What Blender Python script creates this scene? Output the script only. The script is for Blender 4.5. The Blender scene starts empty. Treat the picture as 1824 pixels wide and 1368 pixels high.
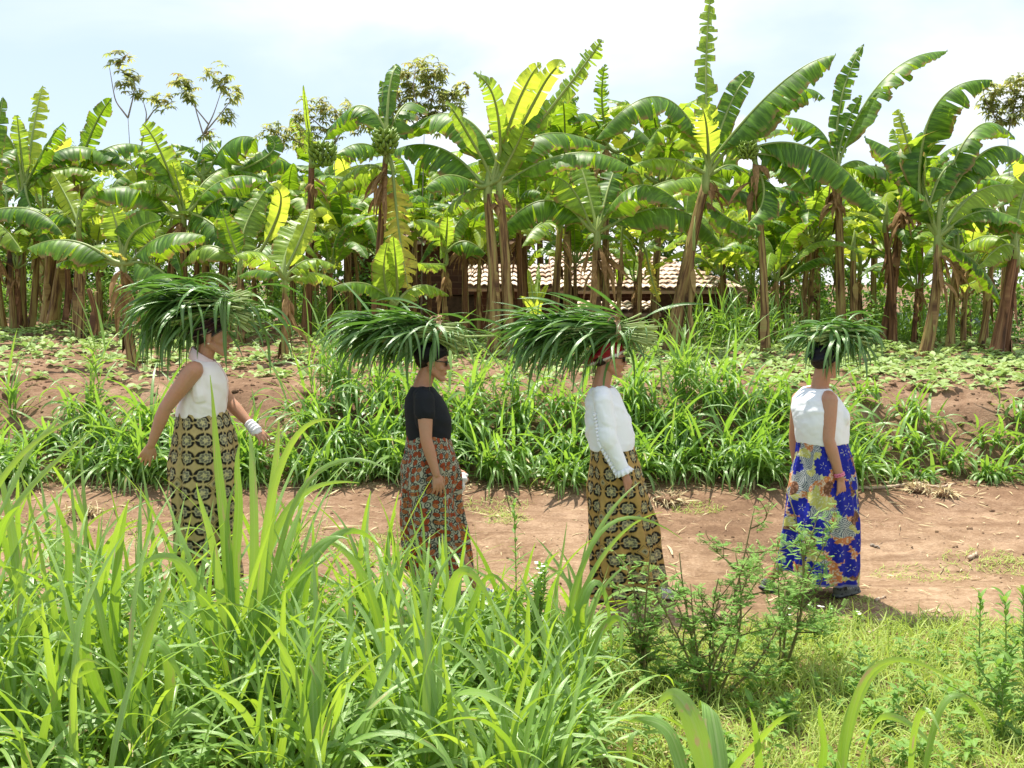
import bpy, math, random
import numpy as np
from mathutils import Vector, Matrix
R = random.Random(11)
rng = np.random.default_rng(11)
scene = bpy.context.scene
COL = scene.collection
F = 1956.0
PITCH = math.atan(184 / F)
CZ = 2.06
A = lambda *v: np.array(v, dtype=float)

def P(px, py, d):
    """point seen at photo pixel (px,py) at distance d in front of the camera"""
    x = (px - 912) / F; z = -(py - 684) / F
    c, s = math.cos(PITCH), math.sin(PITCH)
    dy = c + z * s; dz = -s + z * c
    k = d / dy
    return A(x * k, d, CZ + dz * k)

def nrm(v):
    v = np.asarray(v, float); n = np.linalg.norm(v)
    return v / n if n > 1e-9 else v

def sstep(a, b, x):
    t = np.clip((x - a) / (b - a), 0, 1); return t * t * (3 - 2 * t)

_perm = np.random.default_rng(5).random((256, 256))
def vnoise(x, y):
    xi = np.floor(x).astype(int); yi = np.floor(y).astype(int)
    fx = x - xi; fy = y - yi
    fx = fx * fx * (3 - 2 * fx); fy = fy * fy * (3 - 2 * fy)
    g = lambda i, j: _perm[(xi + i) % 256, (yi + j) % 256]
    return (g(0, 0) * (1 - fx) + g(1, 0) * fx) * (1 - fy) + (g(0, 1) * (1 - fx) + g(1, 1) * fx) * fy
def fbm(x, y, o=4):
    x = np.asarray(x, float); y = np.asarray(y, float)
    r = 0; a = .5; f = 1
    for k in range(o):
        r = r + a * (vnoise(x * f + 17.3 * k, y * f + 5.1 * k) - .5); a *= .5; f *= 2.03
    return r

# ---------------------------------------------------------------- objects
def link(o, parent=None):
    COL.objects.link(o)
    if parent is not None: o.parent = parent
    return o

def tag(o, label=None, cat=None, group=None, kind=None):
    if label: o['label'] = label
    if cat: o['category'] = cat
    if group: o['group'] = group
    if kind: o['kind'] = kind
    return o

def empty(name, loc, label=None, cat=None, group=None):
    o = bpy.data.objects.new(name, None)
    o.location = tuple(float(v) for v in loc); o.empty_display_size = .1
    link(o); tag(o, label, cat, group)
    return o

def mesh(name, V, Fc, lc=None, col=None, mats=(), mi=None, smooth=True):
    V = np.asarray(V, dtype=np.float32).reshape(-1, 3); Fc = np.asarray(Fc, dtype=np.int32)
    me = bpy.data.meshes.new(name)
    k = Fc.shape[1]; m = len(Fc)
    me.vertices.add(len(V)); me.loops.add(m * k); me.polygons.add(m)
    me.vertices.foreach_set('co', V.ravel())
    me.loops.foreach_set('vertex_index', Fc.ravel())
    me.polygons.foreach_set('loop_start', np.arange(0, m * k, k, dtype=np.int32))
    me.polygons.foreach_set('loop_total', np.full(m, k, dtype=np.int32)) if False else None
    me.update(calc_edges=True)
    if lc is not None:
        a = me.attributes.new('lc', 'FLOAT_VECTOR', 'POINT'); a.data.foreach_set('vector', np.asarray(lc, np.float32).ravel())
    if col is not None:
        c4 = np.ones((len(V), 4), np.float32); c4[:, :3] = col
        a = me.attributes.new('paint', 'FLOAT_COLOR', 'POINT'); a.data.foreach_set('color', c4.ravel())
    for mt in mats: me.materials.append(mt)
    if mi is not None: me.polygons.foreach_set('material_index', np.asarray(mi, np.int32))
    me.polygons.foreach_set('use_smooth', np.full(m, smooth, dtype=bool))
    me.validate(); me.update()
    return me

def obj(name, me, parent=None, base=None, kind=None):
    o = bpy.data.objects.new(name, me); link(o, parent)
    if kind: o['kind'] = kind
    return o

class MB:
    """collects vertices and quads (triangles as quads with a repeated vertex are avoided)"""
    def __init__(s): s.V = []; s.F = []; s.L = []; s.M = []; s.n = 0
    def add(s, V, Fc, lc=None, mi=0):
        V = np.asarray(V, float).reshape(-1, 3); Fc = np.asarray(Fc, int)
        s.V.append(V); s.F.append(Fc + s.n); s.n += len(V)
        s.L.append(np.zeros((len(V), 3)) if lc is None else np.asarray(lc, float).reshape(-1, 3))
        s.M.append(np.full(len(Fc), mi))
    def mesh(s, name, mats, base=None, smooth=True):
        V = np.concatenate(s.V)
        if base is not None: V = V - np.asarray(base)
        return mesh(name, V, np.concatenate(s.F), np.concatenate(s.L), None, mats, np.concatenate(s.M), smooth)

def gridfaces(n, k, off=0, close=False):
    """n rows of k columns"""
    i = np.arange(n - 1)[:, None]; j = np.arange(k if close else k - 1)[None, :]
    j2 = (j + 1) % k
    return np.stack([i * k + j, i * k + j2, (i + 1) * k + j2, (i + 1) * k + j], -1).reshape(-1, 4) + off

def tube(pts, rad, sides=10, ell=1.0, tone=0.0, squash_axis=None, cap=True):
    """swept tube -> V,F,lc ; u = length, v = angle"""
    pts = np.asarray(pts, float); n = len(pts); rad = np.broadcast_to(np.asarray(rad, float), (n,))
    T = np.gradient(pts, axis=0); T /= np.linalg.norm(T, axis=1)[:, None] + 1e-9
    ref = A(0, 0, 1) if abs(T[0, 2]) < .9 else A(1, 0, 0)
    S = np.cross(T, ref); S /= np.linalg.norm(S, axis=1)[:, None] + 1e-9
    N = np.cross(S, T)
    th = np.linspace(0, 2 * np.pi, sides, endpoint=False)
    r = rad[:, None, None]
    V = pts[:, None, :] + r * (np.cos(th)[None, :, None] * S[:, None, :] + ell * np.sin(th)[None, :, None] * N[:, None, :])
    L = np.concatenate([[0], np.cumsum(np.linalg.norm(np.diff(pts, axis=0), axis=1))])
    lc = np.zeros((n, sides, 3)); lc[..., 0] = L[:, None]; lc[..., 1] = th[None, :] / 6.283; lc[..., 2] = tone
    Fc = gridfaces(n, sides, close=True)
    V = V.reshape(-1, 3); lc = lc.reshape(-1, 3)
    if cap:
        # close both ends with a shrunken ring
        for (row, sgn) in ((0, -1), (n - 1, 1)):
            ring = np.arange(sides) + row * sides
            c = pts[row]; nv = c + (V[ring] - c) * .02 + T[row] * rad[row] * .3 * sgn
            off = len(V); V = np.concatenate([V, nv]); lc = np.concatenate([lc, lc[ring]])
            a = ring; b = np.roll(ring, -1); c2 = off + (np.arange(sides) + 1) % sides; d = off + np.arange(sides)
            q = np.stack([a, b, c2, d], 1)
            Fc = np.concatenate([Fc, q if sgn > 0 else q[:, ::-1]])
    return V, Fc, lc

def capsule(p, q, r0, r1, sides=12, rings=4, ell=1.0, axis=None):
    """closed tapered capsule; ell flattens along `axis`"""
    p = np.asarray(p, float); q = np.asarray(q, float)
    t = nrm(q - p)
    if axis is None: axis = A(0, 1, 0) if abs(t[1]) < .9 else A(1, 0, 0)
    n = nrm(axis - np.dot(axis, t) * t); s = np.cross(t, n)
    rows = []
    for a in np.linspace(-math.pi / 2 * .97, 0, rings): rows.append((p + t * math.sin(a) * r0, r0 * math.cos(a)))
    for a in np.linspace(0, math.pi / 2 * .97, rings): rows.append((q + t * math.sin(a) * r1, r1 * math.cos(a)))
    th = np.linspace(0, 2 * np.pi, sides, endpoint=False)
    V = np.concatenate([c + r * (np.cos(th)[:, None] * s + ell * np.sin(th)[:, None] * n) for c, r in rows])
    Fc = gridfaces(len(rows), sides, close=True)
    # caps: fan quads across
    def capf(off, flip):
        k = sides // 2; f = []
        for i in range(k - 1):
            f.append([off + i, off + i + 1, off + (sides - 2 - i) % sides, off + sides - 1 - i])
        f = np.array(f); return f[:, ::-1] if not flip else f
    Fc = np.concatenate([Fc, capf(0, False), capf((len(rows) - 1) * sides, True)])
    return V, Fc

def ellipsoid(c, ax, sides=20, rings=12):
    """ax: three axis vectors scaled by radii (third = pole)"""
    c = np.asarray(c, float); ax = [np.asarray(a, float) for a in ax]
    ph = np.linspace(-math.pi / 2 * .985, math.pi / 2 * .985, rings); th = np.linspace(0, 2 * np.pi, sides, endpoint=False)
    V = np.concatenate([c + math.cos(p) * (np.cos(th)[:, None] * ax[0] + np.sin(th)[:, None] * ax[1]) + math.sin(p) * ax[2] for p in ph])
    if np.dot(np.cross(ax[0], ax[1]), ax[2]) < 0:
        Fc = gridfaces(rings, sides, close=True)[:, ::-1]
    else: Fc = gridfaces(rings, sides, close=True)
    k = sides // 2
    f1 = np.array([[i, i + 1, (sides - 2 - i) % sides, sides - 1 - i] for i in range(k - 1)])
    Fc = np.concatenate([Fc, f1[:, ::-1], f1 + (rings - 1) * sides])
    return V, Fc

# ---------------------------------------------------------------- blades
def blades(base, az, el, droop, length, width, K=7, azb=0, twist=0, tone=None, fold=.3, power=1.3, prof='grass', pnarrow=.55):
    base = np.asarray(base, float); N = len(base)
    f = lambda a: np.broadcast_to(np.asarray(a, float), (N,))[:, None]
    az, el, droop, length, width, azb, twist = map(f, (az, el, droop, length, width, azb, twist))
    s = np.linspace(0, 1, K + 1)[None, :]
    e = np.clip(el - droop * s ** power, -1.5, 1.55)
    a = az + azb * s
    D = np.stack([np.cos(e) * np.cos(a), np.cos(e) * np.sin(a), np.sin(e)], -1)
    seg = (length / K)[:, :, None]
    mid = (D[:, 1:] + D[:, :-1]) * .5
    pos = np.concatenate([np.zeros((N, 1, 3)), np.cumsum(mid * seg, 1)], 1) + base[:, None, :]
    S = np.stack([-np.sin(a), np.cos(a), 0 * a], -1)
    Nn = np.cross(D, S)
    tw = (twist * s)[:, :, None]
    S2 = np.cos(tw) * S + np.sin(tw) * Nn; N2 = np.cross(D, S2)
    if prof == 'grass':
        w = (pnarrow + (1 - pnarrow) * np.minimum(1, s * 3.5)) * np.clip(1 - s ** 2.4, .02, 1) ** .8
    else:
        w = np.clip(np.sin(np.pi * np.clip(s, .02, .98) ** .8), .05, 1)
    w = (width * .5 * w)[:, :, None]
    Lf = pos + S2 * w + N2 * w * fold; Rt = pos - S2 * w + N2 * w * fold
    V = np.stack([Lf, pos, Rt], 2).reshape(-1, 3)
    lc = np.zeros((N, K + 1, 3, 3)); lc[..., 0] = (s * length)[:, :, None]; lc[..., 1] = A(-1, 0, 1)[None, None, :]
    lc[..., 2] = (rng.random(N) if tone is None else np.broadcast_to(tone, (N,)))[:, None, None]
    q = gridfaces(K + 1, 3)
    Fc = (q[None] + (np.arange(N) * (K + 1) * 3)[:, None, None]).reshape(-1, 4)
    return V, Fc, lc.reshape(-1, 3)

def bez(p0, p1, p2, n):
    p0, p1, p2 = map(lambda a: np.asarray(a, float), (p0, p1, p2))
    c = 2 * p1 - (p0 + p2) / 2; t = np.linspace(0, 1, n)[:, None]
    return (1 - t) ** 2 * p0 + 2 * t * (1 - t) * c + t * t * p2

# ---------------------------------------------------------------- materials
class Nd:
    def __init__(s, name):
        s.m = bpy.data.materials.new(name); s.m.use_nodes = True; s.t = s.m.node_tree
        s.t.nodes.clear(); s.out = s.n('ShaderNodeOutputMaterial')
    def n(s, ty, **kw):
        x = s.t.nodes.new(ty)
        for k, v in kw.items(): setattr(x, k, v)
        return x
    def l(s, a, b): s.t.links.new(a, b)
    def inp(s, node, key, v):
        if hasattr(v, 'is_linked') or isinstance(v, bpy.types.NodeSocket): s.l(v, node.inputs[key])
        else: node.inputs[key].default_value = v
    def attr(s, name): return s.n('ShaderNodeAttribute', attribute_name=name)
    def sep(s, v):
        x = s.n('ShaderNodeSeparateXYZ'); s.l(v, x.inputs[0]); return x.outputs
    def comb(s, x, y, z):
        c = s.n('ShaderNodeCombineXYZ')
        for k, v in enumerate((x, y, z)): s.inp(c, k, v)
        return c.outputs[0]
    def math(s, op, a, b=0.0, c=None, clamp=False):
        x = s.n('ShaderNodeMath', operation=op, use_clamp=clamp); s.inp(x, 0, a); s.inp(x, 1, b)
        if c is not None: s.inp(x, 2, c)
        return x.outputs[0]
    def noise(s, vec, scale, detail=3, rough=.55):
        x = s.n('ShaderNodeTexNoise')
        if vec is not None: s.l(vec, x.inputs['Vector'])
        s.inp(x, 'Scale', scale); x.inputs['Detail'].default_value = detail; x.inputs['Roughness'].default_value = rough
        return x.outputs['Fac']
    def mix(s, fac, a, b, mode='MIX'):
        x = s.n('ShaderNodeMix', data_type='RGBA', blend_type=mode)
        s.inp(x, 0, fac); s.inp(x, 6, a); s.inp(x, 7, b); return x.outputs[2]
    def ramp(s, fac, stops):
        x = s.n('ShaderNodeValToRGB'); s.l(fac, x.inputs[0]); e = x.color_ramp.elements
        while len(e) > 1: e.remove(e[-1])
        e[0].position, e[0].color = stops[0][0], c4(stops[0][1])
        for p, c in stops[1:]:
            q = e.new(p); q.color = c4(c)
        return x.outputs[0]
    def rng(s, v, a, b, c=0.0, d=1.0):
        x = s.n('ShaderNodeMapRange'); s.inp(x, 0, v)
        for k, q in zip((1, 2, 3, 4), (a, b, c, d)): x.inputs[k].default_value = q
        return x.outputs[0]
    def bump(s, h, strength=.3, dist=.01):
        x = s.n('ShaderNodeBump'); s.l(h, x.inputs['Height']); x.inputs['Strength'].default_value = strength; x.inputs['Distance'].default_value = dist
        return x.outputs[0]
    def bsdf(s, col, rough=.6, spec=.5, normal=None, **kw):
        x = s.n('ShaderNodeBsdfPrincipled'); s.inp(x, 'Base Color', col); s.inp(x, 'Roughness', rough)
        s.inp(x, 'Specular IOR Level', spec)
        if normal is not None: s.l(normal, x.inputs['Normal'])
        for k, v in kw.items(): s.inp(x, k.replace('_', ' '), v)
        return x.outputs[0]
    def fin(s, sh): s.l(sh, s.out.inputs['Surface']); return s.m
    def pos(s): return s.n('ShaderNodeNewGeometry').outputs['Position']
    def objrand(s): return s.n('ShaderNodeObjectInfo').outputs['Random']
def c4(c): return (*c, 1.0) if len(c) == 3 else c

def leafmat(name, c1, c2, tr1, tr2, fac=.45, rough=.38, spec=.5, stripe=0.0, sscale=40, dry=None, edge=None):
    """lc: x = metres along, y = across (-1..1), z = tone"""
    d = Nd(name); lc = d.attr('lc').outputs['Vector']; x, y, z = d.sep(lc)
    tone = d.math('FRACT', d.math('ADD', z, d.objrand()))
    nz = d.noise(d.pos(), 3.0, 2)
    t = d.math('ADD', d.math('MULTIPLY', tone, .7), d.math('MULTIPLY', nz, .35), clamp=True)
    base = d.mix(t, c4(c1), c4(c2)); tra = d.mix(t, c4(tr1), c4(tr2))
    st = d.noise(d.comb(d.math('MULTIPLY', x, sscale if stripe else 2.5), d.math('MULTIPLY', y, 1.2 if stripe else 7.0), d.math('MULTIPLY', z, 37.0)), 1.0, 2)
    if stripe:
        k = d.rng(st, .44, .66, 0, 1)
        base = d.mix(d.math('MULTIPLY', k, stripe), base, c4([c * 2.0 for c in c2]))
        tra = d.mix(d.math('MULTIPLY', k, stripe), tra, c4([min(1, c * 1.5) for c in tr2]))
    else:
        # pale midrib of a grass blade
        base = d.mix(d.rng(st, .35, .65, 0, .45), base, c4([c * 1.9 for c in c2])); tra = d.mix(d.rng(st, .35, .65, 0, .4), tra, c4([c * .5 for c in tr1]))
        mid = d.math('LESS_THAN', d.math('ABSOLUTE', y), .12)
        base = d.mix(d.math('MULTIPLY', mid, .55), base, c4((.32, .42, .18)))
    if dry is not None:
        dn = d.noise(d.comb(d.math('MULTIPLY', x, 6.0), y, d.math('MULTIPLY', z, 53.0)), 1.0, 3)
        k = d.rng(dn, dry[0], dry[0] + .08)
        base = d.mix(k, base, c4(dry[1])); tra = d.mix(k, tra, c4(dry[1]))
    if edge is not None:
        en = d.noise(d.comb(d.math('MULTIPLY', x, 9.0), d.math('MULTIPLY', y, 2.0), d.math('MULTIPLY', z, 71.0)), 1.0, 3)
        k = d.math('MULTIPLY', d.rng(d.math('ABSOLUTE', y), .80, .97), d.rng(en, .46, .54)); base = d.mix(k, base, c4(edge)); tra = d.mix(k, tra, c4(edge))
    bp = d.bump(st, .35, .006)
    s1 = d.bsdf(base, rough, spec, bp)
    tl = d.n('ShaderNodeBsdfTranslucent'); d.l(tra, tl.inputs[0])
    ms = d.n('ShaderNodeMixShader'); ms.inputs[0].default_value = fac; d.l(s1, ms.inputs[1]); d.l(tl.outputs[0], ms.inputs[2])
    return d.fin(ms.outputs[0])

M = {}
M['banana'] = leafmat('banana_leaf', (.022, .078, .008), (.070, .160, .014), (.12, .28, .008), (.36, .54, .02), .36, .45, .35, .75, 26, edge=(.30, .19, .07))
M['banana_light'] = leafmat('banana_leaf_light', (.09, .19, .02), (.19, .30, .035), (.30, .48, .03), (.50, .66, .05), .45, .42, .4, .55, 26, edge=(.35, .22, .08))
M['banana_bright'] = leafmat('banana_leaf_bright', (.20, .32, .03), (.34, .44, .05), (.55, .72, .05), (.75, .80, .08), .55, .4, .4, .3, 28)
M['banana_yellow'] = leafmat('banana_leaf_yellow', (.35, .38, .05), (.55, .45, .06), (.6, .62, .06), (.75, .62, .08), .45, .5, .4, .4, 22, dry=(.6, (.35, .2, .05)))
M['banana_dry'] = leafmat('banana_leaf_dry', (.16, .085, .035), (.32, .20, .09), (.25, .14, .05), (.4, .26, .1), .25, .8, .2, .4, 18)
M['grass'] = leafmat('napier_leaf', (.075, .18, .035), (.19, .33, .09), (.26, .50, .03), (.50, .76, .08), .42, .32, .7, dry=(.64, (.42, .33, .14)))
M['grass_near'] = leafmat('napier_leaf_near', (.075, .18, .030), (.23, .37, .10), (.30, .54, .02), (.64, .84, .06), .38, .32, .7, dry=(.63, (.45, .36, .16)))
M['grass_cut'] = leafmat('cut_napier_leaf', (.038, .11, .022), (.11, .23, .05), (.08, .22, .02), (.20, .40, .05), .33, .30, .75)
M['verge'] = leafmat('verge_grass', (.20, .33, .05), (.42, .50, .14), (.44, .62, .07), (.66, .74, .16), .4, .5, .4)
M['straw'] = leafmat('dry_straw', (.42, .32, .17), (.62, .52, .32), (.4, .3, .15), (.5, .4, .2), .2, .7, .3)
M['weed'] = leafmat('weed_leaf', (.08, .19, .03), (.19, .33, .06), (.20, .42, .04), (.40, .60, .08), .4, .5, .4)
M['seedling'] = leafmat('seedling_leaf', (.18, .30, .08), (.34, .44, .16), (.3, .48, .1), (.45, .6, .18), .35, .5, .4)
M['bush'] = leafmat('bush_leaf', (.035, .10, .018), (.10, .20, .03), (.12, .28, .02), (.30, .48, .05), .4, .5, .4)
M['castor'] = leafmat('palmate_leaf', (.10, .17, .05), (.20, .24, .09), (.40, .50, .10), (.60, .56, .20), .60, .5, .4, dry=(.58, (.28, .10, .05)))
M['shrub'] = leafmat('shrub_leaflet', (.12, .27, .06), (.24, .40, .10), (.34, .60, .10), (.54, .76, .16), .48, .5, .4)

def stemmat(name, stops, sx=3.0, sy=14.0, rough=.75, bump=.5):
    d = Nd(name); lc = d.attr('lc').outputs['Vector']; x, y, z = d.sep(lc)
    ang = d.math('MULTIPLY', y, 6.2832)
    v = d.comb(d.math('MULTIPLY', x, sx), d.math('MULTIPLY', d.math('SINE', ang), sy * .25), d.math('MULTIPLY', d.math('COSINE', ang), sy * .25))
    off = d.n('ShaderNodeVectorMath', operation='ADD'); d.l(v, off.inputs[0]); d.l(d.comb(d.math('MULTIPLY', d.objrand(), 90.0), 0.0, d.math('MULTIPLY', z, 30.0)), off.inputs[1])
    n1 = d.noise(off.outputs[0], 1.0, 4, .6); n2 = d.noise(off.outputs[0], 3.1, 3, .6)
    t = d.math('ADD', d.math('MULTIPLY', n1, .75), d.math('MULTIPLY', n2, .25))
    c = d.ramp(t, stops)
    return d.fin(d.bsdf(c, rough, .3, d.bump(n2, bump, .02)))
M['pseudostem'] = stemmat('pseudostem', [(.32, (.035, .022, .012)), (.43, (.12, .062, .028)), (.50, (.26, .165, .065)), (.58, (.36, .28, .10)), (.68, (.22, .28, .07))], 1.6, 7)
M['pseudostem_brown'] = stemmat('pseudostem_brown', [(.30, (.025, .015, .010)), (.43, (.10, .045, .02)), (.54, (.21, .10, .045)), (.66, (.34, .21, .09))], 1.6, 7)
M['petiole'] = stemmat('petiole', [(.3, (.13, .22, .04)), (.7, (.32, .38, .12))], 3, 4, .45, .1)
M['bark'] = stemmat('bark', [(.3, (.20, .16, .13)), (.7, (.42, .36, .30))], 8, 8)
M['twig_green'] = stemmat('twig_green', [(.3, (.14, .15, .05)), (.7, (.28, .20, .10))], 8, 8)
M['stalk'] = stemmat('grass_stalk', [(.3, (.20, .30, .08)), (.6, (.38, .46, .17)), (.78, (.52, .46, .26))], 9, 5, .5, .15)
M['banana_fruit'] = stemmat('banana_fruit', [(.3, (.12, .22, .03)), (.7, (.26, .36, .06))], 6, 4, .45, .1)
M['banana_bud'] = stemmat('banana_bud', [(.3, (.07, .015, .03)), (.7, (.16, .035, .05))], 6, 4, .5, .1)

def simple(name, c1, c2, scale=20., rough=.7, spec=.4, bump=.2, dist=.004, objspace=True, **kw):
    d = Nd(name); v = d.n('ShaderNodeTexCoord').outputs['Object'] if objspace else d.pos()
    n = d.noise(v, scale, 4); col = d.mix(d.rng(n, .35, .65), c4(c1), c4(c2))
    return d.fin(d.bsdf(col, rough, spec, d.bump(n, bump, dist), **kw))
# ---------------------------------------------------------------- terrain
def gz_base(x, y):
    x = np.asarray(x, float); y = np.asarray(y, float)
    z = .28 * sstep(7.4, 9.7, y) ** 1.2
    w = .12 * fbm(x * .6, y * 0 + 3, 2)
    z = z + .70 * sstep(9.65, 10.9, y + w * 2)
    z = z + np.clip(y - 10.9, 0, 8) * (.012 + .035 * sstep(2., -4., x))
    z = z - (1.1) * sstep(18.5, 21.5, y) * sstep(-9, -2.5, x)
    z = z + np.clip(6.5 - y, 0, 10) * .012
    return z
_fr = random.Random(5)
FOOT = [(_fr.uniform(-3.6, 3.9), _fr.choice([7.0, 7.2, 8.1, 8.5, 7.7]) + _fr.gauss(0, .2), _fr.gauss(0, .25)) for _ in range(110)]
def gz(x, y):
    x = np.asarray(x, float); y = np.asarray(y, float)
    z = gz_base(x, y)
    bank = sstep(9.5, 9.9, y) * (1 - sstep(19, 22, y))
    z = z + bank * (.10 * fbm(x * 2.2, y * 2.2, 4) + .075 * fbm(x * 7, y * 7, 3) + .03 * fbm(x * 21, y * 21, 2))
    far = sstep(16, 20, y)
    path = 1 - sstep(9.4, 9.8, y)
    z = z + path * (.05 * fbm(x * .9, y * 1.6, 3) + .022 * fbm(x * 7, y * 7, 3) + .012 * fbm(x * 19, y * 19, 2))
    for fx, fy, fa in FOOT:
        m = (np.abs(x - fx) < .25) & (np.abs(y - fy) < .2)
        if not np.any(m): continue
        u = (x - fx) * math.cos(fa) + (y - fy) * math.sin(fa); v = -(x - fx) * math.sin(fa) + (y - fy) * math.cos(fa)
        r = np.sqrt((u / .13) ** 2 + (v / .052) ** 2); z = z - path * (.016 * (1 - sstep(.6, 1.0, r)) - .006 * np.exp(-((r - 1.15) / .2) ** 2))
    # wheel rut along the path
    z = z - path * .03 * np.exp(-((y - 7.55 - .12 * np.sin(x * .7)) / .16) ** 2) - path * .025 * np.exp(-((y - 8.9 - .1 * np.sin(x * .6 + 1)) / .18) ** 2)
    verge = 1 - sstep(6.3, 6.8, y)
    z = z + verge * .05 * fbm(x * 4, y * 4, 3)
    return z

def gridmesh(name, xs, ys, mat):
    X, Y = np.meshgrid(xs, ys)
    V = np.stack([X, Y, gz(X, Y)], -1).reshape(-1, 3)
    me = mesh(name, V, gridfaces(len(ys), len(xs)), None, None, [mat])
    return obj(name, me)

def soilmat(name, dark, mid, light, clod=.6, scale=1.0, litter=0.0):
    d = Nd(name); p = d.pos()
    n1 = d.noise(p, .9 * scale, 4, .6); n2 = d.noise(p, 7 * scale, 5, .65); n3 = d.noise(p, 45 * scale, 4, .6)
    t = d.math('ADD', d.math('MULTIPLY', n1, .5), d.math('ADD', d.math('MULTIPLY', n2, .35), d.math('MULTIPLY', n3, .2)))
    c = d.ramp(t, [(.38, dark), (.52, mid), (.66, light)])
    if litter:
        v = d.n('ShaderNodeTexVoronoi'); v.inputs['Scale'].default_value = 38; d.l(p, v.inputs['Vector'])
        k = d.math('MULTIPLY', d.math('LESS_THAN', v.outputs['Distance'], .17), d.math('GREATER_THAN', d.noise(p, 3, 3), .55 - litter))
        c = d.mix(k, c, c4((.55, .42, .28)))
    h = d.math('ADD', d.math('MULTIPLY', n2, .7), d.math('MULTIPLY', n3, .4))
    return d.fin(d.bsdf(c, .95, .15, d.bump(h, clod, .03)))
def groundmat():
    d = Nd('ground_soil'); p = d.pos(); x, y, z = d.sep(p)
    n1 = d.noise(p, .9, 4, .6); n2 = d.noise(p, 7, 5, .65); n3 = d.noise(p, 45, 4, .6); nb = d.noise(p, 2.2, 4, .6)
    t = d.math('ADD', d.math('MULTIPLY', n1, .45), d.math('ADD', d.math('MULTIPLY', n2, .35), d.math('MULTIPLY', n3, .25)))
    path = d.ramp(t, [(.36, (.12, .075, .045)), (.50, (.235, .152, .092)), (.64, (.38, .268, .178))])
    soil = d.ramp(t, [(.38, (.11, .062, .038)), (.52, (.21, .128, .080)), (.68, (.34, .23, .155))])
    verge = d.ramp(t, [(.38, (.09, .06, .03)), (.52, (.20, .14, .07)), (.66, (.34, .26, .14))])
    yy = d.math('ADD', y, d.math('MULTIPLY', d.math('SUBTRACT', nb, .5), 1.3))
    c = d.mix(d.rng(yy, 6.25, 6.65), verge, path); c = d.mix(d.rng(yy, 7.7, 9.3), c, soil)
    v = d.n('ShaderNodeTexVoronoi'); v.inputs['Scale'].default_value = 30; d.l(p, v.inputs['Vector'])
    k = d.math('MULTIPLY', d.math('LESS_THAN', v.outputs['Distance'], .12), d.math('GREATER_THAN', nb, .52)); c = d.mix(d.math('MULTIPLY', k, .7), c, c4((.50, .40, .29)))
    cr = d.noise(d.comb(d.math('MULTIPLY', x, .8), d.math('MULTIPLY', y, 9.0), z), 1.0, 4, .6)
    c = d.mix(d.rng(cr, .50, .68, 0, .55), c, c4((.13, .075, .045)))
    h = d.math('ADD', d.math('MULTIPLY', n2, .8), d.math('MULTIPLY', n3, .45))
    return d.fin(d.bsdf(c, .95, .12, d.bump(h, .8, .035)))
M['path'] = M['soil'] = M['vergeground'] = groundmat()
xs = np.arange(-7.5, 7.51, .05)
tag(gridmesh('verge', np.arange(-5.5, 5.51, .06), np.arange(-3.0, 6.561, .06), M['vergeground']), kind='structure')
tag(gridmesh('dirt_path', xs, np.arange(6.54, 9.661, .03), M['path']), kind='structure')
tag(gridmesh('field_bank', xs, np.arange(9.63, 13.0, .03), M['soil']), kind='structure')
tag(gridmesh('field', np.arange(-13, 13.01, .08), np.arange(12.99, 24.01, .08), M['soil']), kind='structure')
# the wide land round about, one sheet with a hole for the fine sheets
def far_ground():
    xs = np.concatenate([-np.geomspace(400, 13, 14), [-7.5, -5.5, 0, 5.5, 7.5], np.geomspace(13, 400, 14)])
    ys = np.concatenate([[-60, -20, -3.0, 6.55, 9.65, 12.99, 24.0], np.geomspace(30, 600, 12)])
    X, Y = np.meshgrid(xs, ys); V = np.stack([X, Y, gz_base(X, Y)], -1).reshape(-1, 3)
    q = gridfaces(len(ys), len(xs)); ctr = V[q].mean(1)
    x, y = np.abs(ctr[:, 0]), ctr[:, 1]
    hole = ((y > -3) & (y < 6.55) & (x < 5.5)) | ((y > 6.55) & (y < 12.99) & (x < 7.5)) | ((y > 12.99) & (y < 24) & (x < 13))
    V[:, 2] -= .01
    me = mesh('land', V, q[~hole], None, None, [M['vergeground']]); return tag(obj('land', me), kind='structure')
far_ground()

# ---------------------------------------------------------------- camera, light, sky
cam = bpy.data.cameras.new('camera'); co = bpy.data.objects.new('camera', cam); COL.objects.link(co)
cam.sensor_width = 36; cam.lens = F / 1824 * 36; cam.clip_end = 2000
co.location = (0, 0, CZ); co.rotation_euler = (math.pi / 2 - PITCH, 0, 0); scene.camera = co
SUN = nrm(A(-.22, .30, 1.0))
sd = bpy.data.lights.new('sun', 'SUN'); so = bpy.data.objects.new('sun', sd); COL.objects.link(so)
sd.energy = 5.0; sd.angle = math.radians(.5); sd.color = (1, .94, .82)
so.rotation_euler = Vector(SUN).to_track_quat('Z', 'Y').to_euler()
w = bpy.data.worlds.new('World'); scene.world = w; w.use_nodes = True; nt = w.node_tree; nt.nodes.clear()
N_ = nt.nodes.new; L_ = nt.links.new
out = N_('ShaderNodeOutputWorld'); bg = N_('ShaderNodeBackground'); sky = N_('ShaderNodeTexSky'); sky.sky_type = 'NISHITA'; sky.sun_disc = False
sky.sun_elevation = math.asin(SUN[2]); sky.sun_rotation = math.atan2(SUN[0], SUN[1]); sky.altitude = 1200; sky.dust_density = 1.5
tc = N_('ShaderNodeTexCoord'); mp = N_('ShaderNodeMapping'); mp.inputs['Scale'].default_value = (1, 1, 2.6); mp.inputs['Location'].default_value = (.35, .1, .2)
L_(tc.outputs['Generated'], mp.inputs[0])
n1 = N_('ShaderNodeTexNoise'); n1.inputs['Scale'].default_value = 2.1; n1.inputs['Detail'].default_value = 6; n1.inputs['Roughness'].default_value = .5; n1.inputs['Distortion'].default_value = .4
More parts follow.
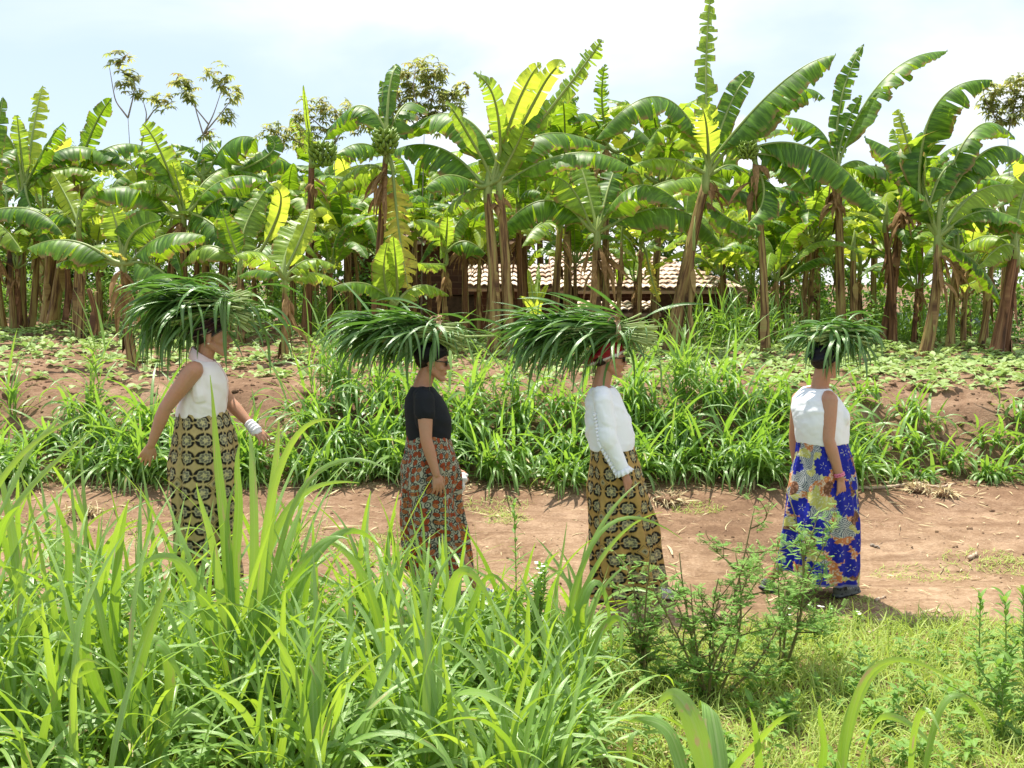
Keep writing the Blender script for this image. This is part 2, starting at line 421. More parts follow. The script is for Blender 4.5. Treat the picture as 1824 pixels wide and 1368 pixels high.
L_(mp.outputs[0], n1.inputs['Vector'])
sx = N_('ShaderNodeSeparateXYZ'); L_(tc.outputs['Generated'], sx.inputs[0])
# denser cloud veil to the middle/right and towards the horizon
a1 = N_('ShaderNodeMath'); a1.operation = 'MULTIPLY_ADD'; L_(sx.outputs[0], a1.inputs[0]); a1.inputs[1].default_value = .55; a1.inputs[2].default_value = .09
a1c = N_('ShaderNodeMath'); a1c.operation = 'MINIMUM'; L_(a1.outputs[0], a1c.inputs[0]); a1c.inputs[1].default_value = .16
ad = N_('ShaderNodeMath'); ad.operation = 'ADD'; L_(n1.outputs['Fac'], ad.inputs[0]); L_(a1c.outputs[0], ad.inputs[1])
cr = N_('ShaderNodeMapRange'); cr.inputs[1].default_value = .44; cr.inputs[2].default_value = .80; L_(ad.outputs[0], cr.inputs[0]); cr.interpolation_type = 'SMOOTHSTEP'
# low cumulus
n2 = N_('ShaderNodeTexNoise'); n2.inputs['Scale'].default_value = 7; n2.inputs['Detail'].default_value = 7; n2.inputs['Roughness'].default_value = .55
mp2 = N_('ShaderNodeMapping'); mp2.inputs['Scale'].default_value = (1, 1, 1.8); L_(tc.outputs['Generated'], mp2.inputs[0]); L_(mp2.outputs[0], n2.inputs['Vector'])
hz = N_('ShaderNodeMapRange'); L_(sx.outputs[2], hz.inputs[0]); hz.inputs[1].default_value = .02; hz.inputs[2].default_value = .17; hz.inputs[3].default_value = .20; hz.inputs[4].default_value = -.12
ad2 = N_('ShaderNodeMath'); L_(n2.outputs['Fac'], ad2.inputs[0]); L_(hz.outputs[0], ad2.inputs[1])
cr2 = N_('ShaderNodeMapRange'); cr2.inputs[1].default_value = .54; cr2.inputs[2].default_value = .62; L_(ad2.outputs[0], cr2.inputs[0]); cr2.interpolation_type = 'SMOOTHSTEP'
mx = N_('ShaderNodeMath'); mx.operation = 'MAXIMUM'; L_(cr.outputs[0], mx.inputs[0]); L_(cr2.outputs[0], mx.inputs[1])
mixc = N_('ShaderNodeMix'); mixc.data_type = 'RGBA'; L_(mx.outputs[0], mixc.inputs[0])
lift = N_('ShaderNodeMix'); lift.data_type = 'RGBA'; lift.inputs[0].default_value = .6; L_(sky.outputs[0], lift.inputs[6]); lift.inputs[7].default_value = (7.8, 9.2, 10.8, 1)
L_(lift.outputs[2], mixc.inputs[6]); mixc.inputs[7].default_value = (10.4, 10.5, 10.6, 1)
L_(mixc.outputs[2], bg.inputs['Color']); bg.inputs['Strength'].default_value = .074; L_(bg.outputs[0], out.inputs[0])
scene.view_settings.view_transform = 'Standard'; scene.view_settings.look = 'None'; scene.view_settings.exposure = .78; scene.view_settings.gamma = 1
scene.cycles.max_bounces = 7; scene.cycles.diffuse_bounces = 3; scene.cycles.transmission_bounces = 5; scene.cycles.glossy_bounces = 2
# ---------------------------------------------------------------- banana plants
def banana_leaf(mb, p0, p1, p2, hw, nref, fold=.9, tat=.3, rd=None, petiole=None, pr=.022, start=.02):
    rd = rd or R
    Mn = 44
    C = bez(p0, p1, p2, Mn + 1)
    # a gentle sideways wander so that no midrib is a perfect arc
    T = np.gradient(C, axis=0); T /= np.linalg.norm(T, axis=1)[:, None]
    nref = nrm(nref); n = nref[None] - (T @ nref)[:, None] * T; n /= np.linalg.norm(n, axis=1)[:, None] + 1e-6
    S = np.cross(T, n)
    L = np.linalg.norm(np.diff(C, axis=0), axis=1).sum()
    s = np.linspace(0, 1, Mn + 1)
    q = np.clip((s - start) / (1 - start), 0, 1)
    W = hw * np.clip(q / .13, 0, 1) ** .6 * np.clip((1 - q) / .38, 0, 1) ** .52 * (1 - .12 * np.abs(q - .45))
    J = 5
    ph0 = rd.random() * 6
    for side in (1, -1):
        i = int(start * Mn) + 1
        foldbase = fold + rd.uniform(-.12, .12)
        while i < Mn:
            if rd.random() < tat: g = rd.randint(1, 2 if tat > .6 else 3)
            else: g = rd.randint(3, max(4, int(12 * (1 - tat * .8))))
            k = min(i + g, Mn)
            df = rd.gauss(0, .05 + .30 * tat); lf = 1 - abs(rd.gauss(0, .03 + .16 * tat)); tone = rd.random() * .5
            swp = .16 + rd.gauss(0, .05 + .2 * tat); gap = .05 + .30 * tat * rd.random()
            rows = []; lcs = []
            cen = (s[i] + s[k]) * .5
            nr = k - i + 1
            for a in range(i, k + 1):
                w = W[a] * lf
                for j in range(J):
                    r = j / (J - 1)
                    ang = (foldbase + df * r) * (.45 + .75 * r)
                    d0 = w * r
                    x = d0 * math.cos(ang * .8); z = d0 * math.sin(ang * .8)
                    rip = .010 * math.sin(a * 2.1 + ph0) * r + .02 * math.sin(a * .45 + ph0 * 2) * r
                    sh = (cen - s[a]) * gap * r * L + swp * w * r
                    if tat > .3 and j == J - 1: sh += rd.uniform(-.01, .01); x *= rd.uniform(.94, 1)
                    p = C[a] + S[a] * side * x - n[a] * (z - rip) + T[a] * sh
                    rows.append(p); lcs.append((s[a] * L + sh, side * r, tone))
            f = gridfaces(nr, J)
            if side < 0: f = f[:, ::-1]
            mb.add(rows, f, lcs, 0)
            i = k
    # midrib and petiole
    rr = np.interp(s, [0, .1, 1], [pr, pr * .85, pr * .18])
    V, Fc, lc = tube(C - n * .004, rr, 6, cap=False); mb.add(V, Fc, lc, 1)
    if petiole is not None:
        c = np.asarray(petiole, float); dd = np.linalg.norm(C[0] - c)
        if dd > .03:
            m_ = C[0] - T[0] * dd * .45; mid = .25 * c + .5 * m_ + .25 * C[0]
            B = bez(c, mid, C[0], 9)
            V, Fc, lc = tube(B, np.linspace(pr * 1.3, pr, 9), 7, cap=False); mb.add(V, Fc, lc, 1)

def pseudostem(mb, pts, r0, r1, rd, sides=14):
    n = 14
    pts = bez(pts[0], (np.asarray(pts[0]) + pts[1]) / 2 + A(rd.uniform(-.04, .04), rd.uniform(-.05, .05), 0), pts[1], n)
    t = np.linspace(0, 1, n); r = r0 * (1 - t) + r1 * t; r[0] *= 1.25; r[1] *= 1.1
    V, Fc, lc = tube(pts, r, sides, tone=rd.random())
    # overlapping sheath ridges
    th = lc[:, 1] * 6.283; V += (np.sin(th * 3 + lc[:, 0] * 2.2 + rd.random() * 6) * .08 * r0)[:, None] * nrm_rows(V - np.repeat(np.concatenate([pts, pts[:1], pts[-1:]]), sides, 0))
    mb.add(V, Fc, lc, 0)
    # peeling sheaths
    for k in range(rd.randint(3, 6)):
        a = rd.uniform(0, 6.28); i = rd.randint(2, n - 3); L = rd.uniform(.2, .5); w = rd.uniform(.03, .06)
        o = pts[i] + A(math.cos(a), math.sin(a), 0) * r[i] * 1.02
        B = np.array([o + A(math.cos(a), math.sin(a), 0) * (.0 + .06 * u ** 2) + A(0, 0, -L * u) for u in np.linspace(0, 1, 6)])
        sd = A(-math.sin(a), math.cos(a), 0)
        ww = w * np.array([.5, 1, 1, .8, .5, .1])
        rows = np.stack([B - sd * ww[:, None], B + A(math.cos(a), math.sin(a), 0) * .012, B + sd * ww[:, None]], 1).reshape(-1, 3)
        l2 = np.zeros((18, 3)); l2[:, 0] = np.repeat(np.linspace(0, L, 6), 3) * 2; l2[:, 1] = .3; l2[:, 2] = rd.random()
        mb.add(rows, gridfaces(6, 3), l2, 0)
def nrm_rows(V): return V / (np.linalg.norm(V, axis=1)[:, None] + 1e-9)

def dryleaf(mb, top, L, az, rd, w=.07):
    """a withered leaf hanging along the stem"""
    for k in range(rd.randint(5, 9)):
        o = np.asarray(top) + A(math.cos(az) * .02, math.sin(az) * .02, -L * rd.random() * .45)
        V, Fc, lc = blades([o], az + rd.uniform(-.9, .9), rd.uniform(.1, .7), rd.uniform(1.6, 2.3), L * rd.uniform(.4, .8), w * rd.uniform(.6, 1.5), 7, rd.uniform(-.5, .5), rd.uniform(-2, 2), rd.random(), -.5, .4, 'leaf')
        mb.add(V, Fc, lc, 0)

def rdv(rd, s): return A(rd.gauss(0, s), rd.gauss(0, s), rd.gauss(0, s))
def bunch_mesh(c, r, rd, base, hang=True):
    mb = MB(); c = np.asarray(c, float)
    hands = 5
    for h in range(hands):
        z = (h / (hands - 1) - .5) * r * 1.35; rr = r * (.50 + .18 * math.sin(math.pi * h / (hands - 1)))
        n = 10
        for k in range(n):
            a = 6.283 * k / n + h * .31 + rd.uniform(-.05, .05); o = A(math.cos(a), math.sin(a), 0)
            p0 = c + o * rr * .35 + A(0, 0, z); p1 = c + o * rr * 1.25 + A(0, 0, z + r * .02) + rdv(rd, r * .05); p2 = c + o * rr * 1.62 + A(0, 0, z + r * .34) + rdv(rd, r * .08)
            B = bez(p0, p1, p2, 7)
            V, Fc, lc = tube(B, np.array([.35, .8, 1, 1, .9, .6, .25]) * r * .135, 6, tone=rd.random()); mb.add(V, Fc, lc, 0)
    V, Fc, lc = tube([c + A(0, 0, r * .9), c, c - A(0, 0, r * .95)], r * .12, 7); mb.add(V, Fc, lc, 1)
    return mb.mesh('fruit_bunch', [M['banana_fruit'], M['petiole']], base)

def bud_mesh(c, r, base, stalk_from=None):
    mb = MB()
    V, Fc, lc = tube([c + A(0, 0, r * 1.9), c + A(0, 0, r), c + A(0, 0, 0), c - A(0, 0, r * 1.1), c - A(0, 0, r * 1.8)], np.array([.35, .85, 1, .7, .12]) * r, 9); mb.add(V, Fc, lc, 0)
    if stalk_from is not None:
        B = bez(stalk_from, (np.asarray(stalk_from) + c) / 2 + A(.02, 0, 0), c + A(0, 0, r * 1.8), 8)
        V, Fc, lc = tube(B, .016, 6); mb.add(V, Fc, lc, 1)
    return mb.mesh('flower_bud', [M['banana_bud'], M['petiole']], base)

def solve_depth(px, py, lo=12.0, hi=19.0):
    ds = np.linspace(lo, hi, 141)
    pts = np.array([P(px, py, d) for d in ds])
    g = np.array([float(gz_base(p[0], p[1])) for p in pts]); e = pts[:, 2] - g
    return float(ds[np.argmin(np.abs(e))])

LM = {'n': 'banana', 'l': 'banana_light', 'b': 'banana_bright', 'y': 'banana_yellow', 'd': 'banana_dry'}
GB = 'banana plants along the edge of the field'
def hero(label, trunks, crown, leaves, depth=None, seed=1, bunch=None, bud=None, brown=False, dry=None):
    dry = (seed % 3 > 0) + (seed % 2) if dry is None else dry
    """trunks: (bx,by,tx,ty,rad px) ; leaves: (x0,y0,x1,y1,x2,y2,halfwidth px,kind,tone letter,tatter)"""
    rd = random.Random(seed)
    bx, by, tx, ty, rp = trunks[0]
    d = depth or solve_depth(bx, by)
    b = P(bx, by, d); b[2] = float(gz(b[0], b[1])) - .05
    root = empty('banana_plant', b, label, 'banana plant', GB)
    sc = d / F
    for ti, (bx, by, tx, ty, rp) in enumerate(trunks):
        dd = d + (rd.uniform(-.25, .25) if ti else 0)
        q = P(bx, by, dd); q[2] = float(gz(q[0], q[1])) - .08
        mb = MB(); pseudostem(mb, [q, P(tx, ty, dd)], rp * sc * .86, rp * sc * .44, rd)
        tp = P(tx, ty, dd); V, Fc, lc = tube(np.array([tp - A(0, 0, .12), tp, tp + A(0, 0, .12), tp + A(.01, 0, .34)]), np.array([.50, .50, .42, .10]) * rp * sc, 9); mb.add(V, Fc, lc, 1)
        obj('pseudostem', mb.mesh('pseudostem', [M['pseudostem_brown' if brown else 'pseudostem'], M['petiole']], b), root)
    cr = P(crown[0], crown[1], d)
    for (x0, y0, x1, y1, x2, y2, hw, kd, tn, tt) in leaves:
        spread = rd.uniform(-.55, .55)
        p0 = P(x0, y0, d + spread * .2); p1 = P(x1, y1, d + spread * .8); p2 = P(x2, y2, d + spread * 1.5)
        w = hw * sc * 1.2
        gapv = cr - p0; g_ = np.linalg.norm(gapv)
        if g_ > .25: p0 = p0 + gapv * min(.5, (g_ - .2) / g_)
        if kd == 'D': nref = A(rd.uniform(-.15, .15), rd.uniform(-.25, .25), 1); fold = rd.uniform(.8, 1.05); w *= 1.28
        elif kd == 'F': nref = A(rd.uniform(-.3, .3), -1, rd.uniform(0, .5)); fold = rd.uniform(.2, .5)
        elif kd == 'B': nref = A(rd.uniform(-.2, .2), 1, .3); fold = rd.uniform(-.6, -.3)
        elif kd == 'H': nref = A(rd.uniform(-.3, .3), -1, .2); fold = .6
        mb = MB(); banana_leaf(mb, p0, p1, p2, w, nref, fold, tt, rd, cr, pr=min(.026, w * .12 + .008))
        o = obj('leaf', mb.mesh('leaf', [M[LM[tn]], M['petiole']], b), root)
        if tn == 'y': o['label'] = 'yellowing torn leaf'
        if tn == 'd': o['label'] = 'withered brown leaf'
    for k in range(dry):
        mb = MB(); dryleaf(mb, cr - A(0, 0, rd.uniform(0, .35)), rd.uniform(.5, 1.1) * (.6 if rp < 9 else 1), rd.uniform(-2.6, -.5), rd)
        obj('dry_leaf', mb.mesh('dry_leaf', [M['banana_dry']], b), root)
    if bunch: obj('fruit_bunch', bunch_mesh(P(bunch[0], bunch[1], d - .15), bunch[2] * sc, rd, b), root)
    if bud: obj('flower_bud', bud_mesh(P(bud[0], bud[1], d - .1), bud[2] * sc, b, P(bud[3], bud[4], d - .1)), root)
    return root

hero('far left banana clump of thick brown stems with a bright torn upright leaf', [(40, 588, 42, 350, 10), (24, 590, 12, 380, 8), (54, 592, 62, 400, 9), (8, 592, -8, 400, 8)], (42, 338), [
 (53, 290, 62, 215, 76, 152, 20, 'F', 'b', .75), (60, 300, 88, 250, 113, 219, 14, 'D', 'n', .4), (38, 310, 5, 235, -50, 250, 26, 'D', 'n', .2),
 (48, 325, 85, 285, 135, 262, 24, 'D', 'n', .3), (55, 320, 130, 262, 230, 302, 26, 'D', 'n', .2), (50, 335, 110, 300, 170, 310, 22, 'D', 'l', .3),
 (35, 340, 20, 290, -10, 270, 24, 'F', 'n', .3), (45, 330, 60, 380, 100, 440, 20, 'D', 'n', .3), (30, 345, 0, 330, -40, 360, 24, 'D', 'n', .2), (42, 300, 35, 250, 30, 205, 13, 'F', 'l', .4)], seed=3)
hero('banana plant cut by the left edge of the photo, one long leaf reaching right', [(-30, 600, -40, 400, 13)], (-45, 392), [
 (-40, 385, 50, 372, 112, 418, 22, 'D', 'n', .15), (-30, 360, -10, 260, 5, 172, 17, 'F', 'n', .4), (-40, 380, -20, 300, 30, 265, 26, 'D', 'n', .2), (-35, 395, 0, 400, 40, 450, 20, 'D', 'l', .2)], depth=15.5, seed=4)
hero('banana plant whose narrow dark upright leaf stands out against the left sky', [(92, 575, 130, 300, 12)], (142, 300), [
 (147, 285, 168, 225, 199, 174, 17, 'F', 'n', .45), (143, 290, 150, 245, 160, 207, 9, 'F', 'n', .3), (140, 300, 115, 270, 70, 290, 26, 'D', 'n', .3), (146, 300, 180, 268, 228, 290, 24, 'D', 'n', .3),
 (138, 305, 120, 330, 95, 380, 20, 'D', 'n', .3), (150, 300, 200, 260, 262, 262, 22, 'D', 'n', .3), (145, 310, 170, 330, 200, 390, 22, 'D', 'l', .3)], depth=18.2, seed=5)
hero('banana plant with a glowing yellow green upright leaf left of the small front plant', [(140, 605, 140, 410, 9)], (137, 405), [
 (137, 392, 118, 350, 92, 305, 20, 'F', 'b', .35), (140, 400, 160, 380, 210, 392, 18, 'F', 'b', .2), (132, 400, 100, 380, 62, 420, 20, 'D', 'n', .2), (143, 398, 150, 350, 185, 320, 18, 'D', 'l', .3)], seed=6)
hero('small front banana plant at left with broad leaves each side and an orange dead leaf', [(240, 655, 220, 480, 11)], (219, 470), [
 (196, 461, 123, 428, 49, 442, 30, 'D', 'n', .05), (196, 468, 150, 458, 100, 471, 19, 'D', 'n', .1), (216, 448, 209, 407, 197, 367, 24, 'F', 'l', .25),
 (223, 446, 243, 410, 286, 392, 26, 'F', 'n', .1), (240, 461, 292, 420, 364, 420, 31, 'D', 'n', .1), (238, 468, 278, 476, 322, 520, 26, 'D', 'n', .1),
 (225, 462, 205, 450, 180, 446, 9, 'F', 'y', .1), (216, 489, 226, 525, 238, 565, 4, 'F', 'l', 0)], seed=7)
hero('tall leafy banana plant at left with a yellow furled leaf standing in its middle', [(330, 600, 327, 390, 11), (300, 596, 305, 420, 9)], (327, 385), [
 (303, 381, 245, 335, 158, 348, 31, 'D', 'n', .1), (319, 364, 287, 325, 229, 330, 22, 'D', 'l', .3), (305, 335, 285, 285, 243, 274, 26, 'D', 'n', .2),
 (308, 318, 282, 262, 254, 221, 22, 'F', 'l', .6), (327, 370, 317, 326, 307, 289, 13, 'F', 'b', .2), (340, 368, 366, 322, 405, 300, 24, 'D', 'l', .3),
 (348, 365, 405, 318, 475, 322, 28, 'D', 'n', .2), (356, 385, 398, 352, 448, 366, 25, 'D', 'n', .2), (340, 380, 380, 400, 412, 438, 25, 'D', 'n', .25), (310, 385, 260, 372, 205, 386, 22, 'D', 'n', .2)], seed=8)
hero('banana plant with dark arched leaves standing highest between the castor stems', [(372, 590, 362, 320, 10)], (360, 312), [
 (350, 300, 365, 262, 395, 250, 22, 'D', 'n', .3), (376, 297, 412, 250, 456, 246, 33, 'D', 'n', .15), (480, 300, 484, 270, 474, 240, 15, 'F', 'n', .1),
 (400, 303, 465, 280, 536, 303, 24, 'D', 'n', .2), (352, 312, 320, 290, 280, 310, 22, 'D', 'n', .3), (370, 316, 420, 320, 455, 360, 20, 'D', 'n', .3)], depth=17.5, seed=9)
hero('low banana plant behind the second walker from the left, pale midrib leaf leaning right', [(430, 600, 427, 480, 10)], (427, 477), [
 (421, 463, 368, 438, 322, 473, 25, 'D', 'l', .2), (412, 500, 368, 486, 331, 504, 14, 'D', 'n', .1), (428, 452, 440, 396, 472, 340, 26, 'F', 'l', .3),
 (515, 395, 500, 362, 484, 330, 15, 'F', 'b', .1), (424, 455, 410, 420, 395, 372, 20, 'F', 'n', .3), (434, 465, 470, 440, 520, 440, 24, 'D', 'n', .2)], depth=15.5, seed=10)
hero('banana plant with a pale midrib leaf pointing up right beside the left fruiting stem', [(507, 640, 507, 505, 9)], (507, 497), [
 (503, 480, 520, 425, 548, 385, 30, 'F', 'l', .25), (497, 483, 462, 450, 418, 456, 22, 'D', 'l', .3), (500, 492, 466, 480, 425, 492, 14, 'D', 'n', .2),
 (514, 487, 555, 462, 600, 476, 19, 'D', 'l', .35), (518, 497, 560, 486, 602, 503, 18, 'D', 'l', .3), (510, 480, 545, 400, 548, 372, 14, 'F', 'b', .1)], seed=11)
hero('tall brown stem with a white furled spear leaf and round green fruit at left', [(545, 600, 556, 285, 11)], (556, 280), [
 (553, 262, 546, 205, 540, 152, 4, 'F', 'l', 0), (556, 280, 550, 255, 552, 235, 12, 'F', 'l', .3)], seed=12, bunch=(575, 276, 23), brown=True, dry=1)
hero('brown fruiting stem with a round green bunch and a yellow torn leaf hanging beside it', [(668, 610, 687, 275, 10)], (688, 268), [
 (692, 215, 640, 188, 576, 250, 30, 'D', 'n', .25), (692, 212, 722, 186, 748, 196, 28, 'D', 'n', .3), (684, 240, 686, 185, 678, 145, 13, 'F', 'n', .3), (690, 170, 697, 140, 712, 118, 14, 'F', 'n', .1),
 (679, 272, 640, 256, 598, 275, 26, 'D', 'n', .25), (679, 300, 636, 300, 585, 350, 24, 'D', 'l', .4), (712, 345, 712, 420, 728, 516, 27, 'H', 'y', .8)], seed=13, bunch=(686, 252, 23), brown=True, depth=14.8)
hero('small sucker below the yellow leaf with a pale green upright leaf', [(700, 612, 699, 548, 8)], (699, 545), [
 (697, 540, 684, 491, 690, 432, 19, 'F', 'l', .05), (700, 538, 650, 505, 592, 512, 17, 'D', 'n', .1), (708, 538, 750, 508, 800, 527, 18, 'D', 'l', .1), (715, 500, 705, 470, 700, 420, 14, 'F', 'l', .2)], depth=14.2, seed=14)
hero('thick double stemmed banana plant in the centre with a broad dark leaf arching left', [(880, 632, 868, 345, 15), (908, 634, 890, 340, 14)], (878, 325), [
 (899, 283, 815, 205, 706, 243, 37, 'D', 'n', .2), (846, 320, 780, 262, 700, 268, 34, 'D', 'n', .2), (848, 330, 797, 312, 757, 337, 27, 'D', 'n', .2),
 (905, 207, 930, 165, 962, 114, 17, 'F', 'b', .2), (885, 275, 930, 205, 978, 178, 28, 'D', 'n', .2), (905, 235, 880, 175, 843, 131, 17, 'F', 'l', .6), (835, 232, 815, 208, 797, 186, 12, 'F', 'l', .1),
 (900, 312, 965, 240, 1081, 262, 31, 'D', 'n', .2), (915, 322, 1030, 272, 1138, 309, 28, 'D', 'n', .2), (990, 179, 1030, 130, 1071, 72, 17, 'F', 'l', .75), (960, 170, 975, 140, 1003, 121, 16, 'F', 'b', .3),
 (870, 320, 868, 290, 862, 260, 14, 'F', 'b', .2), (890, 318, 920, 260, 935, 225, 24, 'F', 'l', .3), (868, 390, 876, 490, 896, 628, 4, 'F', 'n', 0), (860, 335, 820, 350, 790, 385, 22, 'D', 'l', .3)], seed=15, dry=1)
hero('slim banana plant left of centre with pale arching petioles over the brick wall', [(793, 595, 793, 455, 6)], (793, 448), [
 (788, 440, 776, 405, 737, 392, 18, 'D', 'l', .25), (797, 440, 812, 402, 842, 372, 18, 'F', 'l', .3), (793, 440, 796, 410, 797, 380, 12, 'F', 'l', .2), (792, 482, 768, 470, 744, 468, 12, 'D', 'l', .1), (800, 445, 830, 430, 865, 452, 20, 'D', 'n', .2)], depth=15.8, seed=16)
hero('central banana plant with pale swollen stem and fan of whole glossy leaves', [(1055, 630, 1064, 430, 14)], (1062, 415), [
 (1028, 388, 963, 358, 878, 428, 29, 'D', 'n', .1), (1034, 372, 1005, 322, 958, 330, 28, 'D', 'l', .15), (1058, 376, 1043, 323, 1026, 273, 24, 'F', 'l', .35),
 (1083, 378, 1140, 330, 1222, 374, 30, 'D', 'n', .1), (1110, 350, 1200, 320, 1297, 334, 23, 'D', 'l', .05), (1116, 388, 1200, 372, 1286, 440, 31, 'D', 'n', .1), (1070, 390, 1085, 330, 1100, 290, 20, 'F', 'n', .2)], seed=17)
hero('tall leaning banana plant with a shredded spear leaf reaching the top of the photo', [(1192, 632, 1257, 330, 17), (1226, 628, 1236, 430, 6)], (1262, 312), [
 (1261, 240, 1258, 110, 1268, -25, 19, 'F', 'l', 1.0), (1276, 245, 1306, 175, 1344, 128, 19, 'F', 'n', .3), (1286, 242, 1395, 145, 1489, 98, 29, 'D', 'n', .3), (1320, 232, 1400, 168, 1469, 176, 26, 'D', 'n', .3),
 (1242, 217, 1170, 172, 1059, 252, 32, 'D', 'n', .2), (1257, 238, 1190, 222, 1141, 292, 28, 'D', 'l', .3), (1240, 300, 1185, 282, 1122, 296, 24, 'D', 'l', .3),
 (1276, 305, 1310, 295, 1342, 322, 22, 'D', 'n', .3), (1267, 357, 1334, 345, 1389, 380, 22, 'D', 'n', .1), (1250, 405, 1310, 396, 1356, 412, 22, 'D', 'n', .1), (1262, 250, 1258, 222, 1250, 190, 22, 'F', 'b', .6)],
 seed=18, bunch=(1332, 268, 17), bud=(1356, 334, 7, 1345, 280), dry=2)
hero('banana plant of torn dark leaves standing above the rightmost walker', [(1500, 610, 1492, 310, 12), (1524, 590, 1520, 450, 10)], (1491, 300), [
 (1491, 279, 1500, 170, 1539, 78, 16, 'F', 'n', .65), (1508, 249, 1580, 135, 1688, 91, 26, 'D', 'n', .4), (1486, 292, 1456, 228, 1390, 209, 28, 'D', 'n', .3),
 (1490, 300, 1505, 230, 1535, 170, 18, 'F', 'n', .6), (1485, 300, 1430, 262, 1350, 262, 28, 'D', 'n', .3), (1496, 300, 1540, 290, 1580, 340, 26, 'D', 'l', .3), (1480, 310, 1420, 330, 1385, 390, 24, 'D', 'n', .3)], depth=16.5, seed=19, dry=2)
hero('banana plant left of the rightmost walker bearing one huge dark leaf sloping down right', [(1365, 610, 1345, 300, 10)], (1343, 285), [
 (1347, 262, 1462, 272, 1574, 386, 36, 'D', 'n', .15), (1345, 275, 1400, 290, 1450, 350, 24, 'D', 'n', .3), (1340, 280, 1310, 262, 1290, 262, 20, 'D', 'l', .2), (1345, 290, 1360, 350, 1330, 400, 22, 'D', 'n', .3)], depth=15.2, seed=20)
hero('low banana plant with a glowing yellow leaf directly above the rightmost bundle', [(1534, 600, 1532, 485, 8)], (1532, 478), [
 (1532, 472, 1517, 411, 1492, 356, 25, 'F', 'b', .35), (1504, 463, 1456, 452, 1394, 498, 17, 'D', 'l', .1), (1548, 459, 1570, 428, 1624, 420, 20, 'D', 'l', .2), (1480, 455, 1447, 405, 1399, 398, 20, 'D', 'l', .2), (1556, 482, 1596, 480, 1629, 520, 17, 'D', 'n', .1)], seed=21)
hero('large front banana plant at right with thick pale petioles and an orange stained stem', [(1645, 636, 1670, 435, 14)], (1671, 422), [
 (1655, 368, 1625, 300, 1539, 244, 29, 'D', 'n', .25), (1625, 305, 1655, 225, 1716, 192, 24, 'D', 'l', .3), (1605, 282, 1666, 190, 1768, 142, 30, 'D', 'n', .3), (1635, 323, 1697, 290, 1756, 322, 21, 'D', 'n', .2),
 (1692, 305, 1763, 265, 1835, 290, 25, 'D', 'n', .2), (1688, 262, 1741, 226, 1808, 249, 23, 'D', 'n', .15), (1697, 388, 1754, 335, 1835, 342, 28, 'D', 'l', .15), (1701, 400, 1763, 376, 1845, 412, 28, 'D', 'n', .1),
 (1710, 458, 1750, 480, 1787, 548, 17, 'D', 'n', .1), (1615, 250, 1608, 225, 1604, 202, 13, 'F', 'b', .6), (1662, 400, 1640, 350, 1610, 330, 24, 'D', 'n', .2)], seed=22)
hero('brown stemmed banana plant with a hanging purple bud behind the large right plant', [(1572, 600, 1609, 350, 12), (1590, 600, 1577, 400, 10)], (1609, 345), [
 (1609, 340, 1640, 300, 1700, 310, 24, 'D', 'n', .3), (1605, 340, 1570, 300, 1520, 300, 26, 'D', 'n', .3), (1608, 335, 1605, 280, 1590, 230, 18, 'F', 'l', .5), (1612, 345, 1650, 360, 1680, 400, 22, 'D', 'n', .3)], brown=True, bud=(1620, 385, 8, 1613, 350), seed=23, depth=16.8, dry=3)
hero('stout leaning brown banana stem at the far right edge', [(1772, 636, 1806, 445, 15), (1790, 634, 1812, 470, 10)], (1808, 440), [
 (1808, 430, 1780, 380, 1730, 372, 24, 'D', 'n', .3), (1812, 425, 1850, 380, 1900, 380, 24, 'D', 'n', .3), (1808, 430, 1822, 350, 1850, 290, 20, 'F', 'l', .4), (1806, 440, 1780, 440, 1740, 480, 18, 'D', 'l', .2)], seed=24, brown=True)
hero('pair of slim banana stems between the large right plant and the far right stem', [(1693, 628, 1705, 455, 9), (1744, 630, 1767, 455, 8)], (1707, 450), [
 (1712, 445, 1760, 420, 1800, 440, 20, 'D', 'l', .2), (1760, 512, 1740, 498, 1712, 508, 15, 'D', 'b', .2), (1700, 445, 1690, 400, 1670, 370, 20, 'F', 'n', .3), (1768, 450, 1790, 420, 1830, 425, 18, 'D', 'l', .3)], seed=25, depth=15.9)
hero('slender bent banana stem left of the central plant with no bunch', [(980, 602, 997, 405, 11)], (998, 398), [
 (998, 395, 1000, 340, 985, 300, 20, 'F', 'n', .3), (1000, 395, 1040, 370, 1090, 385, 22, 'D', 'n', .2), (992, 398, 960, 400, 930, 440, 22, 'D', 'l', .3)], seed=26, depth=16.5)
hero('thin banana plant before the tiled roof with a yellow dead leaf hanging down', [(1135, 605, 1141, 440, 6), (1100, 605, 1108, 430, 5)], (1141, 432), [
 (1145, 430, 1160, 408, 1200, 425, 14, 'D', 'l', .2), (1156, 462, 1162, 500, 1176, 537, 9, 'H', 'y', .7), (1140, 428, 1130, 400, 1105, 390, 14, 'F', 'b', .2), (1143, 425, 1152, 390, 1170, 372, 14, 'F', 'l', .2)], seed=27, depth=16.2)
hero('young sucker with thin upright bright leaves before the left tile roof', [(955, 615, 955, 575, 5)], (955, 572), [
 (952, 570, 945, 545, 926, 528, 6, 'F', 'b', .05), (958, 568, 962, 535, 976, 508, 6, 'F', 'b', .05), (956, 566, 958, 510, 960, 470, 5, 'F', 'l', 0), (950, 560, 948, 520, 940, 480, 6, 'F', 'b', 0)], seed=28, depth=15.0)
